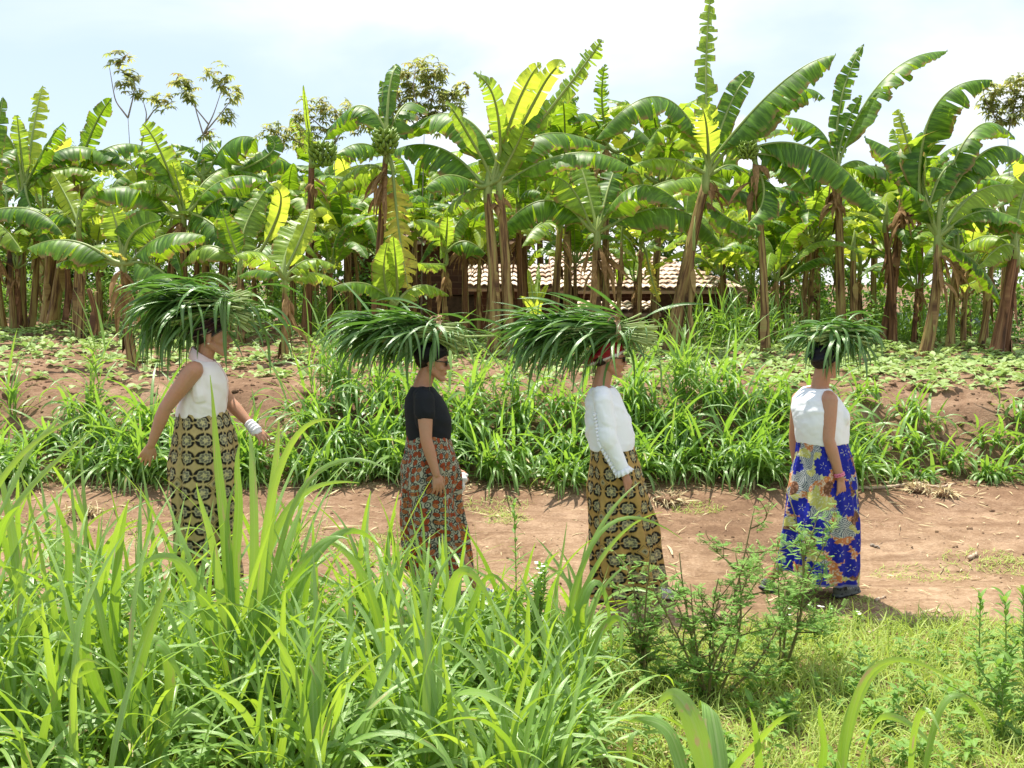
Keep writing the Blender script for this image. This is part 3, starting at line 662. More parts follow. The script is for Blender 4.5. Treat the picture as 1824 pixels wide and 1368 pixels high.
hero('banana plant with one finely shredded leaf upright against the white sky', [(1078, 600, 1080, 260, 9)], (1079, 255), [
 (1079, 215, 1072, 170, 1078, 114, 13, 'F', 'n', 1.0), (1082, 250, 1110, 200, 1180, 215, 24, 'D', 'n', .3), (1075, 250, 1050, 205, 1010, 215, 20, 'D', 'n', .3), (1085, 250, 1100, 215, 1118, 180, 18, 'F', 'l', .4), (1010, 235, 1015, 205, 1030, 172, 12, 'F', 'n', .3),
 (1127, 285, 1148, 250, 1178, 230, 14, 'F', 'n', .2), (1078, 260, 1040, 260, 1000, 310, 24, 'D', 'l', .3)], depth=18.0, seed=29)
hero('brown headless banana stem in the thicket left of the tile roof', [(930, 600, 922, 370, 8)], (922, 366), [(922, 366, 915, 340, 900, 330, 14, 'D', 'l', .3), (924, 366, 940, 340, 965, 345, 14, 'D', 'n', .3)], brown=True, depth=17.2, seed=30, dry=2)

# plants of the back rows: six made, the rest copied
def local_plant(seed):
    rd = random.Random(seed); parts = []
    h = rd.uniform(1.7, 2.6)
    mb = MB(); top = A(rd.uniform(-.15, .15), rd.uniform(-.1, .1), h)
    pseudostem(mb, [A(0, 0, -.1), top], .078, .045, rd, 10)
    parts.append(('pseudostem', mb.mesh('pseudostem', [M['pseudostem_brown' if seed % 3 == 0 else 'pseudostem']])))
    n = rd.randint(8, 10); a0 = rd.random() * 6
    for k in range(n):
        a = a0 + k * 2.4 + rd.uniform(-.3, .3); u = k / n
        el = 1.35 - 1.0 * u; L = rd.uniform(1.4, 2.1)
        o = A(math.cos(a), math.sin(a), 0)
        p0 = top + (o * math.cos(el) + A(0, 0, math.sin(el))) * .35
        p1 = p0 + (o * math.cos(el) + A(0, 0, math.sin(el))) * L * .5
        p2 = p1 + (o * math.cos(el - 1.0 - u * .4) + A(0, 0, math.sin(el - .9 - u * .6))) * L * .5
        mb = MB(); banana_leaf(mb, p0, p1, p2, rd.uniform(.22, .32), A(0, 0, 1) - o * .3 if u > .15 else -o, rd.uniform(.5, 1.0), rd.choice([.1, .2, .3, .6]), rd, top)
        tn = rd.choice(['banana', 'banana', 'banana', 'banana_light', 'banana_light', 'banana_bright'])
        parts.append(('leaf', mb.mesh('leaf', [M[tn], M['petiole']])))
    mb = MB(); dryleaf(mb, top, rd.uniform(.6, 1.1), rd.uniform(0, 6), rd); parts.append(('dry_leaf', mb.mesh('dry_leaf', [M['banana_dry']])))
    return parts
protos = [local_plant(100 + k) for k in range(6)]
SIZE = ['short', 'low', 'middling', 'tall']
back = [(-6, 575, 17.0, .8), (75, 0, 19.5, 1.0), (180, 0, 20.5, .95), (262, 0, 18.8, .85), (285, 0, 21.5, 1.05), (395, 0, 19.5, .9), (455, 0, 18.0, .75), (480, 0, 20.8, 1.05), (590, 0, 18.3, .8), (620, 0, 20.0, 1.0),
        (735, 0, 19.3, .95), (765, 0, 17.6, .7), (830, 0, 19.0, 1.0), (850, 0, 17.0, .65), (940, 0, 18.7, 1.05), (1010, 0, 18.0, 1.12), (1165, 0, 18.6, 1.15), (1290, 0, 19.5, .8), (1400, 0, 19.0, .85), (1440, 0, 17.8, .8),
        (1330, 0, 21.5, 1.0), (1455, 0, 20.5, .95), (1560, 0, 19.8, 1.0), (1640, 0, 18.6, .9), (1730, 0, 19.0, .85), (1850, 0, 17.5, .9), (1690, 0, 21.0, 1.0), (1790, 0, 20.0, .95), (640, 0, 16.8, .55), (560, 0, 21.5, 1.05), (1035, 0, 25.5, 1.35), (1105, 0, 26.0, 1.4), (1180, 0, 25.2, 1.3), (1255, 0, 25.8, 1.35), (1320, 0, 24.5, 1.1), (965, 0, 27.0, 1.4)]
ORD = ['first', 'second', 'third', 'fourth', 'fifth', 'sixth', 'seventh', 'eighth', 'ninth', 'tenth', 'eleventh', 'twelfth', 'thirteenth', 'fourteenth', 'fifteenth', 'sixteenth', 'seventeenth', 'eighteenth']
order = sorted(range(len(back)), key=lambda i: back[i][0]); rank = {i: r for r, i in enumerate(order)}
for i, (px, _, d, s) in enumerate(back):
    r_ = rank[i]; n_ = len(back)
    lab = ('%s from the left among the half hidden banana plants of the back rows' % ORD[r_]) if r_ < 18 else ('%s from the right among the half hidden banana plants of the back rows' % ORD[n_ - 1 - r_])
    p = P(px, 500, d); p[2] = float(gz(p[0], p[1]))
    if p[2] < .6: s *= 1.2
    s *= .88 if px > 300 else .85
    root = empty('banana_plant', p, lab, 'banana plant', 'half hidden banana plants of the back rows')
    root.rotation_euler.z = R.uniform(0, 6.28); root.scale = (s,) * 3
    for nm, me in protos[i % 6]: obj(nm, me, root)

# young low plants between the front stems
low = [(30, 17.2, .6), (95, 16.4, .55), (175, 17.5, .62), (265, 16.6, .6), (350, 17.0, .66), (405, 16.4, .55), (470, 16.9, .62), (585, 16.2, .6), (625, 17.2, .7), (740, 16.6, .6), (830, 16.9, .62), (1385, 16.6, .62), (1430, 17.4, .7), (1490, 16.4, .6), (1585, 17.4, .62), (1630, 17.0, .55), (1720, 16.8, .6), (1760, 17.6, .66), (1815, 17.0, .6), (520, 17.6, .7), (680, 17.6, .7), (1395, 17.9, .6)]
low = [q for k_, q in enumerate(sorted(low)) if k_ % 5 != 1] + [(870, 17.8, .62), (1025, 18.3, .55), (1130, 18.6, .6), (1285, 18.0, .55)]; low.sort(); nl = len(low)
for i, (px, d, s_) in enumerate(low):
    lab = ('%s from the left among the young low banana plants between the front stems' % ORD[i]) if i < 13 else ('%s from the right among the young low banana plants between the front stems' % ORD[nl - 1 - i])
    p = P(px, 500, d); p[2] = float(gz(p[0], p[1])) - .02
    root = empty('banana_plant', p, lab, 'banana plant', 'young low banana plants between the front stems'); root.rotation_euler.z = R.uniform(0, 6.28); root.scale = (s_ * 1.1, s_ * 1.1, s_ * .9)
    for nm, me in protos[(i * 5 + 2) % 6]: obj(nm, me, root)
# ---------------------------------------------------------------- bare cut stems
def cutstem(label, bx, by, tx, ty, r, brown=False, seed=1):
    rd = random.Random(seed); d = solve_depth(bx, by); b = P(bx, by, d); b[2] = float(gz(b[0], b[1])) - .05
    mb = MB(); pseudostem(mb, [b, P(tx, ty, d)], r * d / F, r * d / F * .8, rd)
    tag(obj('banana_stump', mb.mesh('banana_stump', [M['pseudostem_brown' if brown else 'pseudostem']])), label, 'banana stump', 'cut banana stems at the left of the field')
cutstem('pale ragged cut banana stem, thickest of the stumps beside the left field', 137, 602, 140, 470, 8, False, 1)
cutstem('thin reddish cut banana stem standing furthest forward in the left field', 168, 612, 158, 515, 5, True, 2)
cutstem('thin pale green cut banana stem just right of the reddish one', 176, 604, 172, 520, 4.5, False, 3)
cutstem('short round topped banana stump in the shade right of the pale stems', 188, 582, 180, 563, 5, True, 4)
cutstem('leaning olive banana stem beside the thick far left clump', 82, 578, 92, 455, 12, False, 5)
cutstem('slim brown banana stem right of the leaning olive stem', 112, 588, 120, 480, 6, True, 6)

# ---------------------------------------------------------------- houses
def brickmat(name, c1, c2, mortar):
    d = Nd(name); p = d.n('ShaderNodeTexCoord').outputs['Object']
    x, y, z = d.sep(p); b = d.n('ShaderNodeTexBrick'); d.l(d.comb(d.math('ADD', x, y), z, 0.0), b.inputs['Vector'])
    b.inputs['Scale'].default_value = 1; b.inputs['Brick Width'].default_value = .30; b.inputs['Row Height'].default_value = .13; b.inputs['Mortar Size'].default_value = .012
    b.inputs['Color1'].default_value = c4(c1); b.inputs['Color2'].default_value = c4(c2); b.inputs['Mortar'].default_value = c4(mortar); b.inputs['Bias'].default_value = 0
    n = d.noise(p, 9, 4); c = d.mix(d.rng(n, .3, .7, 0, .6), b.outputs['Color'], c4((.10, .05, .035)))
    h = d.math('SUBTRACT', d.math('MULTIPLY', n, .6), b.outputs['Fac'])
    return d.fin(d.bsdf(c, .95, .1, d.bump(h, .7, .03)))
M['mudbrick'] = brickmat('mud_brick', (.13, .065, .040), (.08, .042, .03), (.17, .10, .065))
d = Nd('roof_tile'); lc = d.attr('lc').outputs['Vector']; x, y, z = d.sep(lc)
n = d.noise(d.pos(), 5, 4); t = d.math('ADD', d.math('MULTIPLY', z, .6), d.math('MULTIPLY', n, .4))
c = d.ramp(t, [(.2, (.42, .30, .22)), (.45, (.64, .50, .40)), (.8, (.80, .70, .58))])
M['tile'] = d.fin(d.bsdf(c, .9, .2, d.bump(n, .4, .01)))

def tileroof(name, e0, e1, r1, r0, pitchx=.135, rowlen=.25, parent=None, base=None):
    """e0,e1: eave ends, r0,r1: ridge ends above them. Barrel tiles laid in rows, some slipped"""
    e0, e1, r1, r0 = map(lambda a: np.asarray(a, float), (e0, e1, r1, r0))
    Lx = np.linalg.norm(e1 - e0); Ls = np.linalg.norm((r0 + r1) / 2 - (e0 + e1) / 2); nr = max(1, int(Ls / rowlen)); mb = MB(); rd = random.Random(3)
    n = nrm(np.cross(e1 - e0, r0 - e0)); n = n if n[2] > 0 else -n
    nx = max(2, int(Lx / pitchx))
    for j in range(nr):
        v0, v1 = j / nr, min(1.03, (j + 1.12) / nr)
        for i in range(nx):
            u0, u1 = i / nx, (i + 1) / nx
            jit = rd.gauss(0, .012); tone = rd.random(); lift = rd.gauss(.02, .007)
            rows = []; lcs = []
            for v, up in ((v0, lift + .022), (v1, 0.0)):
                vv = v + jit / Ls
                for k in range(7):
                    u = u0 + (u1 - u0) * k / 6
                    a = e0 * (1 - u) + e1 * u; b = r0 * (1 - u) + r1 * u
                    rows.append(a * (1 - vv) + b * vv + n * (up + .035 * math.sin(math.pi * k / 6 + .0) + .004 * rd.random())); lcs.append((v, u, tone))
            # small front lip gives each tile a thickness
            for k in range(7): rows.append(np.array(rows[k]) - n * .018); lcs.append((v0, 0, tone))
            mb.add(rows, np.concatenate([gridfaces(2, 7), np.array([[k, 14 + k, 14 + k + 1, k + 1] for k in range(6)])]), lcs)
    # boards closing the underside
    q = np.array([e0, e1, r1, r0]) - n * .03; q2 = q - n * .05
    mb.add(np.concatenate([q, q2]), [[0, 1, 2, 3], [7, 6, 5, 4], [0, 4, 5, 1], [1, 5, 6, 2], [2, 6, 7, 3], [3, 7, 4, 0]], np.full((8, 3), .1))
    return obj(name, mb.mesh(name, [M['tile']], base, False), parent)

def boxpart(name, x0, x1, y0, y1, z0, z1, mat, parent=None, base=(0, 0, 0), bev=0, holes=None):
    V = np.array([(x, y, z) for x in (x0, x1) for y in (y0, y1) for z in (z0, z1)], float) - np.asarray(base, float)
    Fc = [[0, 1, 3, 2], [4, 6, 7, 5], [0, 4, 5, 1], [2, 3, 7, 6], [0, 2, 6, 4], [1, 5, 7, 3]]
    return obj(name, mesh(name, V, Fc, None, None, [mat], smooth=False), parent)

M['darkwood'] = simple('dark_wood', (.06, .035, .02), (.12, .07, .04), 12)
M['darkinside'] = simple('dark_room', (.012, .010, .008), (.02, .015, .012), 5)
def house(label, name, px0, px1, d, eave, ridge_py, depth, parts, hipright=0.0):
    """simple mud brick house; eave, ridge_py as photo rows"""
    a = P(px0, eave, d); b = P(px1, eave, d)
    g = float(min(gz(a[0], a[1]), gz(b[0], b[1]))) - .2
    base = A((a[0] + b[0]) / 2, d, g)
    root = empty(name, base, label, 'house')
    z1 = a[2]
    # walls built of four slabs with a door and window opening in front
    x0, x1 = a[0] + .25, b[0] - .25; y0, y1 = d + .35, d + .35 + depth; t = .2; W = M['mudbrick']
    dx = x0 + (x1 - x0) * .55
    mb = MB()
    def bx(xa, xb, ya, yb, za, zb):
        V = np.array([(x, y, z) for x in (xa, xb) for y in (ya, yb) for z in (za, zb)], float)
        mb.add(V, [[0, 1, 3, 2], [4, 6, 7, 5], [0, 4, 5, 1], [2, 3, 7, 6], [0, 2, 6, 4], [1, 5, 7, 3]])
    bx(x0, dx, y0, y0 + t, g, z1); bx(dx + .8, x1, y0, y0 + t, g, z1); bx(dx, dx + .8, y0 + .002, y0 + t - .002, min(z1 - .05, g + 1.95), z1)
    bx(x0 + .002, x0 + t, y0 + t, y1, g, z1); bx(x1 - t, x1 - .002, y0 + t, y1, g, z1); bx(x0, x1, y1, y1 + t, g, z1)
    obj('wall', mb.mesh('wall', [W], base, False), root)
    boxpart('door', dx + .02, dx + .78, y0 + .06, y0 + .11, g, min(z1 - .06, g + 1.93), M['darkwood'], root, base)
    rz = P(px0, ridge_py, d + depth / 2)[2]
    ym = d + .35 + depth / 2
    tileroof('roof', A(a[0], d, z1), A(b[0], d, z1), A(b[0] - hipright, ym, rz), A(a[0], ym, rz), parent=root, base=base)
    tileroof('roof', A(b[0], d + depth + .7, z1), A(a[0], d + depth + .7, z1), A(a[0], ym, rz), A(b[0] - hipright, ym, rz), parent=root, base=base)
    if hipright > 0:
        mb = MB(); V = np.array([A(b[0], d, z1), A(b[0], d + depth + .7, z1), A(b[0] - hipright, ym + .02, rz), A(b[0] - hipright, ym - .02, rz)])
        mb.add(np.concatenate([V, V - A(0, 0, .08)]), [[0, 1, 2, 3], [7, 6, 5, 4], [0, 4, 5, 1], [1, 5, 6, 2], [3, 7, 4, 0]], np.full((8, 3), .5)); obj('roof_hip', mb.mesh('roof_hip', [M['tile']], base, False), root)
    return root
house('low mud brick house under a pale pink tile roof behind the central banana stems', 'brick_house', 985, 1333, 20.0, 516, 452, 3.4, None, 1.6)
house('dark brick house behind the second walker with a lean-to of slipped tiles', 'brick_house', 585, 950, 22.5, 428, 405, 3.0, None, .0)
r = empty('shed', P(1095, 553, 18.9), 'low shed roofed with one strip of clay tiles below the pink roof', 'shed')
b0 = np.array(r.location); a, b = P(1018, 556, 18.7), P(1178, 556, 18.7); g = float(gz(a[0], 18.9)) - .1
boxpart('wall', a[0] + .15, b[0] - .15, 18.95, 19.5, g, a[2] - .02, M['mudbrick'], r, b0)
tileroof('roof', a, b, b + A(0, .9, .14), a + A(0, .9, .14), parent=r, base=b0)
r = empty('lean_to', P(910, 520, 21), 'dark lean-to with slipped clay tiles left of the pink roofed house', 'shed')
b0 = np.array(r.location); a, b = P(830, 512, 21), P(1000, 512, 21); g = float(gz(a[0], 21)) - .1
boxpart('wall', a[0] + .15, b[0] - .15, 21.25, 21.9, g, a[2] - .02, M['mudbrick'], r, b0)
tileroof('roof', a, b, b + A(0, 1.3, .42), a + A(0, 1.3, .42), parent=r, base=b0)

# ---------------------------------------------------------------- parked car half hidden behind the right hand stems
def car(px, d, label):
    c = P(px, 600, d); g = float(gz(c[0], d)); base = A(c[0], d, g); root = empty('parked_car', base, label, 'car')
    dd = Nd('car_paint'); M['carpaint'] = dd.fin(dd.bsdf((.008, .035, .032, 1), .3, .6))
    dd = Nd('car_glass'); M['carglass'] = dd.fin(dd.bsdf((.01, .014, .02, 1), .08, .6))
    dd = Nd('chrome'); M['chrome'] = dd.fin(dd.bsdf((.65, .67, .7, 1), .25, .5, Metallic=1.0))
    dd = Nd('rubber'); M['rubber'] = dd.fin(dd.bsdf((.015, .015, .015, 1), .8, .3))
    # side profile lofted across the width, seen from its side
    prof = [(-1.9, .35), (-1.9, .75), (-1.6, .88), (-1.0, .92), (-.55, 1.38), (.6, 1.42), (1.1, 1.0), (1.85, .92), (1.95, .6), (1.9, .35)]
    ys = [(-.80, .93), (-.74, 1.0), (0, 1.02), (.74, 1.0), (.80, .93)]
    V = []
    for y, k in ys:
        for x, z in prof: V.append((x * (k if z > .5 else 1), y * (1 if z < 1.05 else .85), .35 + (z - .35) * k))
    n = len(prof); Fc = gridfaces(len(ys), n)
    o = obj('body', mesh('body', np.array(V), Fc, None, None, [M['carpaint']]), root)
    V2 = [(-.92, -.765, .95), (.98, -.765, .98), (.56, -.675, 1.36), (-.52, -.675, 1.34)]
    for sg in (1, -1):
        q = np.array(V2) * A(1, sg, 1); q2 = q + A(0, -.012 * sg, .004)
        obj('window', mesh('window', np.concatenate([q, q2]), [[0, 1, 2, 3], [4, 5, 6, 7], [0, 4, 5, 1], [1, 5, 6, 2], [2, 6, 7, 3], [3, 7, 4, 0]], None, None, [M['carglass']], smooth=False), root)
    for x in (-1.2, 1.25):
        for y in (-.72, .72):
            V3, F3, l3 = tube([A(x, y - .1, .31), A(x, y + .1, .31)], .31, 20); o = obj('wheel', mesh('wheel', V3, F3, l3, None, [M['rubber']]), root)
            V3, F3, l3 = tube([A(x, y - .112, .31), A(x, y + .112, .31)], .18, 16); obj('rim', mesh('rim', V3, F3, l3, None, [M['chrome']]), o)
    V3, F3, l3 = tube([A(-1.97, -.7, .5), A(-1.97, .7, .5)], .06, 8); obj('bumper', mesh('bumper', V3, F3, l3, None, [M['chrome']]), root)
    V3, F3, l3 = tube([A(-1.6, -.84, .45), A(1.6, -.84, .45)], .025, 8); obj('trim', mesh('trim', V3, F3, l3, None, [M['chrome']]), root)
    root.rotation_euler.z = .35
car(1650, 23.4, 'dark green car half hidden behind the right hand banana stems')

# ---------------------------------------------------------------- castor / cassava like plants with palmate leaves
def palm_cluster(mb, c, r, n, rd, size=.16):
    bs = []; az = []; el = []; dr = []; ln = []; wd = []; tn = []
    for k in range(int(n * 1.0)):
        v = np.array([rd.gauss(0, 1), rd.gauss(0, 1), rd.gauss(0, 1)]); v = v / np.linalg.norm(v) * r * 1.2 * rd.random() ** .4; o = c + v
        a0 = rd.uniform(0, 6.28); tilt = rd.uniform(-.9, .8); t = rd.random(); ta = rd.uniform(0, 6.28)
        for q in range(7):
            aa = a0 + (q - 3) * .62
            bs.append(o); az.append(aa); el.append(tilt * math.cos(aa - ta)); dr.append(rd.uniform(.5, 1.1)); ln.append(size * 1.15 * (1 - .08 * abs(q - 3)) * rd.uniform(.85, 1.1)); wd.append(size * .30); tn.append(t)
    V, Fc, lc = blades(bs, az, el, dr, ln, wd, 3, 0, 0, tn, .2, 1.2, 'leaf'); mb.add(V, Fc, lc, 0)
def castor(label, d, stems, clusters, seed, size=.16):
    rd = random.Random(seed); b = P(stems[0][0], stems[0][1], d); b[2] = max(b[2] if b[2] < 1 else float(gz(b[0], b[1])), -1.2); b[2] = float(gz(b[0], b[1]))
    root = empty('castor_tree', b, label, 'tree', 'slender trees with palmate leaves behind the bananas')
    mb = MB()
    first = True
    for st in stems:
        pts = [P(x, y, d + rd.uniform(-.1, .1)) for x, y in zip(st[0::2], st[1::2])]
        if first: pts[0] = b; first = False
        L = len(pts); n = 4 * L
        tt = np.linspace(0, L - 1, n); B = np.array([[np.interp(t, range(L), [p[k] for p in pts]) for k in range(3)] for t in tt])
        B[1:-1] = (B[:-2] + B[1:-1] * 2 + B[2:]) / 4
        V, Fc, lc = tube(B, np.linspace(.016, .005, n), 6); mb.add(V, Fc, lc)
    obj('trunk', mb.mesh('trunk', [M['bark']], b), root)
    mb = MB()
    for (x, y, r, n) in clusters:
        palm_cluster(mb, P(x, y, d + rd.uniform(-.2, .2)), r * d / F, n, rd, size)
    obj('crown', mb.mesh('crown', [M['castor']], b), root)
castor('thin bare branched tree with tufts of palmate leaves, leftmost against the sky', 19.5, [(245, 560, 240, 400, 228, 210), (228, 210, 205, 180, 195, 120), (228, 210, 238, 170, 240, 140), (245, 300, 262, 205, 255, 180), (258, 220, 275, 195, 292, 186)],
       [(210, 108, 17, 16), (235, 130, 15, 14), (228, 152, 13, 9), (250, 170, 9, 6), (295, 183, 16, 12), (275, 175, 6, 3)], 1)
castor('thin branched tree with two tufts of palmate leaves right of the leftmost one', 19.5, [(345, 560, 352, 400, 362, 240), (362, 240, 350, 200, 345, 178), (362, 240, 380, 205, 395, 160), (362, 240, 395, 200, 410, 180), (372, 222, 350, 195, 340, 180)],
       [(328, 150, 20, 22), (340, 172, 14, 10), (388, 135, 20, 20), (412, 165, 17, 14), (405, 205, 14, 10), (372, 243, 12, 8)], 2)
castor('dense palmate leaved tree just right of the white spear leaf', 19.0, [(590, 560, 592, 400, 598, 250), (598, 250, 560, 215, 540, 200), (598, 250, 625, 210, 632, 195), (595, 280, 500, 240, 480, 240)],
       [(560, 190, 24, 30), (620, 195, 22, 26), (590, 225, 30, 34), (530, 215, 20, 20), (490, 238, 22, 22), (515, 250, 20, 18), (640, 220, 16, 14), (470, 245, 14, 8), (560, 250, 24, 20)], 3, .14)
castor('largest reddish palmate leaved tree rising above the middle left bananas', 18.5, [(750, 560, 752, 380, 756, 220), (756, 220, 735, 160, 740, 120), (756, 220, 775, 160, 780, 125), (756, 230, 800, 190, 815, 170), (752, 240, 715, 190, 705, 160)],
       [(740, 130, 26, 34), (775, 125, 24, 30), (758, 165, 32, 40), (810, 160, 22, 24), (715, 165, 22, 24), (800, 200, 26, 26), (735, 200, 28, 30), (770, 215, 28, 26), (690, 200, 16, 12)], 4, .15)
castor('reddish palmate leaved tree at the right edge of the sky', 19.0, [(1800, 560, 1800, 380, 1795, 240), (1795, 240, 1760, 190, 1750, 160), (1795, 240, 1810, 180, 1812, 150)],
       [(1760, 160, 20, 22), (1795, 160, 22, 26), (1820, 150, 22, 24), (1780, 195, 24, 24), (1810, 205, 24, 22), (1755, 190, 16, 12), (1765, 225, 14, 10), (1830, 190, 22, 18)], 5, .15)

# ---------------------------------------------------------------- undergrowth behind the stems
def leafcloud(name, label, mat, spots, seed, size=.09, n=500, cat=None, kind='stuff', w=.45, K=3, up=.3):
    rd = np.random.default_rng(seed); mb = MB()
    for (c, r, k) in spots:
        m = int(n * k); v = rd.normal(size=(m, 3)); v /= np.linalg.norm(v, axis=1)[:, None]; v *= (rd.random(m) ** .45)[:, None]
        v *= (1 + .35 * np.sin(v[:, :1] * 7 + v[:, 2:] * 5)); o = np.asarray(c) + v * np.asarray(r)
        V, Fc, lc = blades(o, rd.uniform(0, 6.28, m), rd.normal(up, .6, m), rd.uniform(.3, 1.4, m), size * rd.uniform(.6, 1.5, m), size * w * rd.uniform(.6, 1.3, m), K, 0, rd.uniform(-1, 1, m), rd.random(m), .25, 1.2, 'leaf'); mb.add(V, Fc, lc)
    o = obj(name, mb.mesh(name, [M[mat]])); tag(o, label, cat, None, kind); return o
spots = []
for px in range(-120, 1960, 62):
    if 930 < px < 1330: d = R.uniform(25, 27.5); z = R.uniform(1.1, 1.5)
    else: d = R.uniform(21.5, 26); z = R.uniform(.7, 1.3)
    p = P(px + R.uniform(-20, 20), 500, d); spots.append((A(p[0], p[1], float(gz_base(p[0], p[1])) + z * 1.2), A(1.0, .8, z * 1.6), 3.2 if 930 < px < 1330 else 2.0))
leafcloud('undergrowth', 'tangled green undergrowth behind the banana stems', 'bush', spots, 3, .16, 700, 'undergrowth')
spots = []
for px in list(range(-20, 600, 40)) + list(range(1340, 1600, 36)) + list(range(1680, 1860, 40)):
    d = R.uniform(18.6, 20.5); p = P(px, 500, d); spots.append((A(p[0], d, float(gz_base(p[0], d)) + .35), A(.5, .5, .75), 1.2))
leafcloud('leafy_weeds', 'light green weeds filling the shade between the banana stems', 'weed', spots, 4, .11, 360, 'weeds')
p = P(1345, 450, 18); leafcloud('leafy_bush', 'yellow green small leaved bush right of the pink tile roof', 'weed', [(p, A(.42, .4, .55), 2.6), (p + A(.5, .2, -.1), A(.45, .4, .7), 2.6), (p + A(.2, .1, -.7), A(.7, .4, .6), 2.5), (p + A(1.1, .6, -.1), A(.6, .4, .8), 2.6)], 6, .07, 420, 'bush', None)
# ---------------------------------------------------------------- people
def remesh(parts, voxel=.004, smooth=3, factor=.5):
    V = []; Fc = []; n = 0
    for v, f in parts: V.append(v); Fc.append(np.asarray(f) + n); n += len(v)
    me = mesh('tmp', np.concatenate(V), np.concatenate(Fc)); ob = bpy.data.objects.new('tmp', me); COL.objects.link(ob)
    m = ob.modifiers.new('r', 'REMESH'); m.mode = 'VOXEL'; m.voxel_size = voxel
    if smooth: m = ob.modifiers.new('s', 'SMOOTH'); m.iterations = smooth; m.factor = factor
    bpy.context.view_layer.update()
    dg = bpy.context.evaluated_depsgraph_get(); r = bpy.data.meshes.new_from_object(ob.evaluated_get(dg))
    bpy.data.objects.remove(ob); bpy.data.meshes.remove(me); r.materials.clear()
    return r
def mverts(me):
    a = np.empty(len(me.vertices) * 3, np.float32); me.vertices.foreach_get('co', a); a = a.reshape(-1, 3).astype(float)
    n = np.empty(len(me.vertices) * 3, np.float32); me.vertices.foreach_get('normal', n); return a, n.reshape(-1, 3).astype(float)
def setmesh(me, name, V, mat, paint=None, base=None):
    if base is not None: V = V - base
    me.name = name; me.vertices.foreach_set('co', np.asarray(V, np.float32).ravel())
    if paint is not None:
        c = np.ones((len(V), 4), np.float32); c[:, :3] = paint
        at = me.attributes.new('paint', 'FLOAT_COLOR', 'POINT'); at.data.foreach_set('color', c.ravel())
    me.materials.append(mat); me.polygons.foreach_set('use_smooth', np.ones(len(me.polygons), bool)); me.update(); return me

def skinmat():
    d = Nd('skin'); c = d.attr('paint').outputs['Color']; p = d.pos(); n = d.noise(p, 60, 4); n2 = d.noise(p, 9, 3)
    c = d.mix(d.rng(n2, .35, .7, 0, .45), c, c4((.50, .20, .11))); c = d.mix(d.rng(n, .45, .7, 0, .14), c, c4((.25, .11, .06)))
    return d.fin(d.bsdf(c, .48, .4, d.bump(n, .15, .003), Subsurface_Weight=.12, Subsurface_Scale=.01))
M['skin'] = skinmat()
def clothmat(name, rough=.85, weave=900, sheen=.0, tr=0.0, bump=.2):
    d = Nd(name); c = d.attr('paint').outputs['Color']; p = d.pos(); n = d.noise(p, 22, 4); n2 = d.noise(p, weave * .3, 2)
    c = d.mix(.10, c, d.mix(n2, c4((.0, .0, .0)), c4((1, 1, 1))), 'SOFT_LIGHT') if False else c
    s = d.bsdf(c, rough, .25, d.bump(d.math('ADD', d.math('MULTIPLY', n, 1.0), d.math('MULTIPLY', n2, .08)), bump, .012))
    if tr:
        t = d.n('ShaderNodeBsdfTranslucent'); d.l(c, t.inputs[0]); m = d.n('ShaderNodeMixShader'); m.inputs[0].default_value = tr
        d.l(s, m.inputs[1]); d.l(t.outputs[0], m.inputs[2]); s = m.outputs[0]
    return d.fin(s)
M['cloth'] = clothmat('cotton_cloth'); M['wax'] = clothmat('printed_cotton', .7, tr=.12); M['wrapcloth'] = clothmat('wrap_cloth', .6, bump=.4)

def hand(parts, w, dr, n, ix, curl=.3, s=1.0, spread=.1):
    dr = nrm(dr); n = nrm(n - np.dot(n, dr) * dr); ix = nrm(ix - np.dot(ix, dr) * dr - np.dot(ix, n) * n)
    parts.append(capsule(w - dr * .02, w + dr * .055 * s, .021 * s, .030 * s, 14, 4, .55, n))
    fl = [.072, .080, .074, .058]
    for i in range(4):
        o = (1.5 - i) * .0205 * s
        kn = w + dr * (.088 - .005 * abs(i - 1.2)) * s + ix * o
        parts.append(capsule(w + dr * .01 + ix * o * .5, kn, .012 * s, .0105 * s, 10, 3))
        ang = 0; p = kn; rr = [.0092, .0082, .0074, .0062]; sp = (1.5 - i) * spread
        for k, fr in enumerate((.45, .31, .24)):
            ang += curl * (.7, 1.2, 1.0)[k] * (1 + .12 * i)
            d2 = nrm(dr * math.cos(ang) + n * math.sin(ang) + ix * sp)
            q = p + d2 * fl[i] * fr * s * 1.08; parts.append(capsule(p, q, rr[k] * s, rr[k + 1] * s, 10, 3)); p = q
    b = w + dr * .022 * s + ix * .024 * s + n * .006; d1 = nrm(dr * .8 + ix * .55 + n * .3); q = b + d1 * .042 * s
    parts.append(capsule(b, q, .0145 * s, .0105 * s, 10, 3)); d2 = nrm(dr * .95 + ix * .15 + n * .35); parts.append(capsule(q, q + d2 * .032 * s, .0100 * s, .0078 * s, 10, 3))

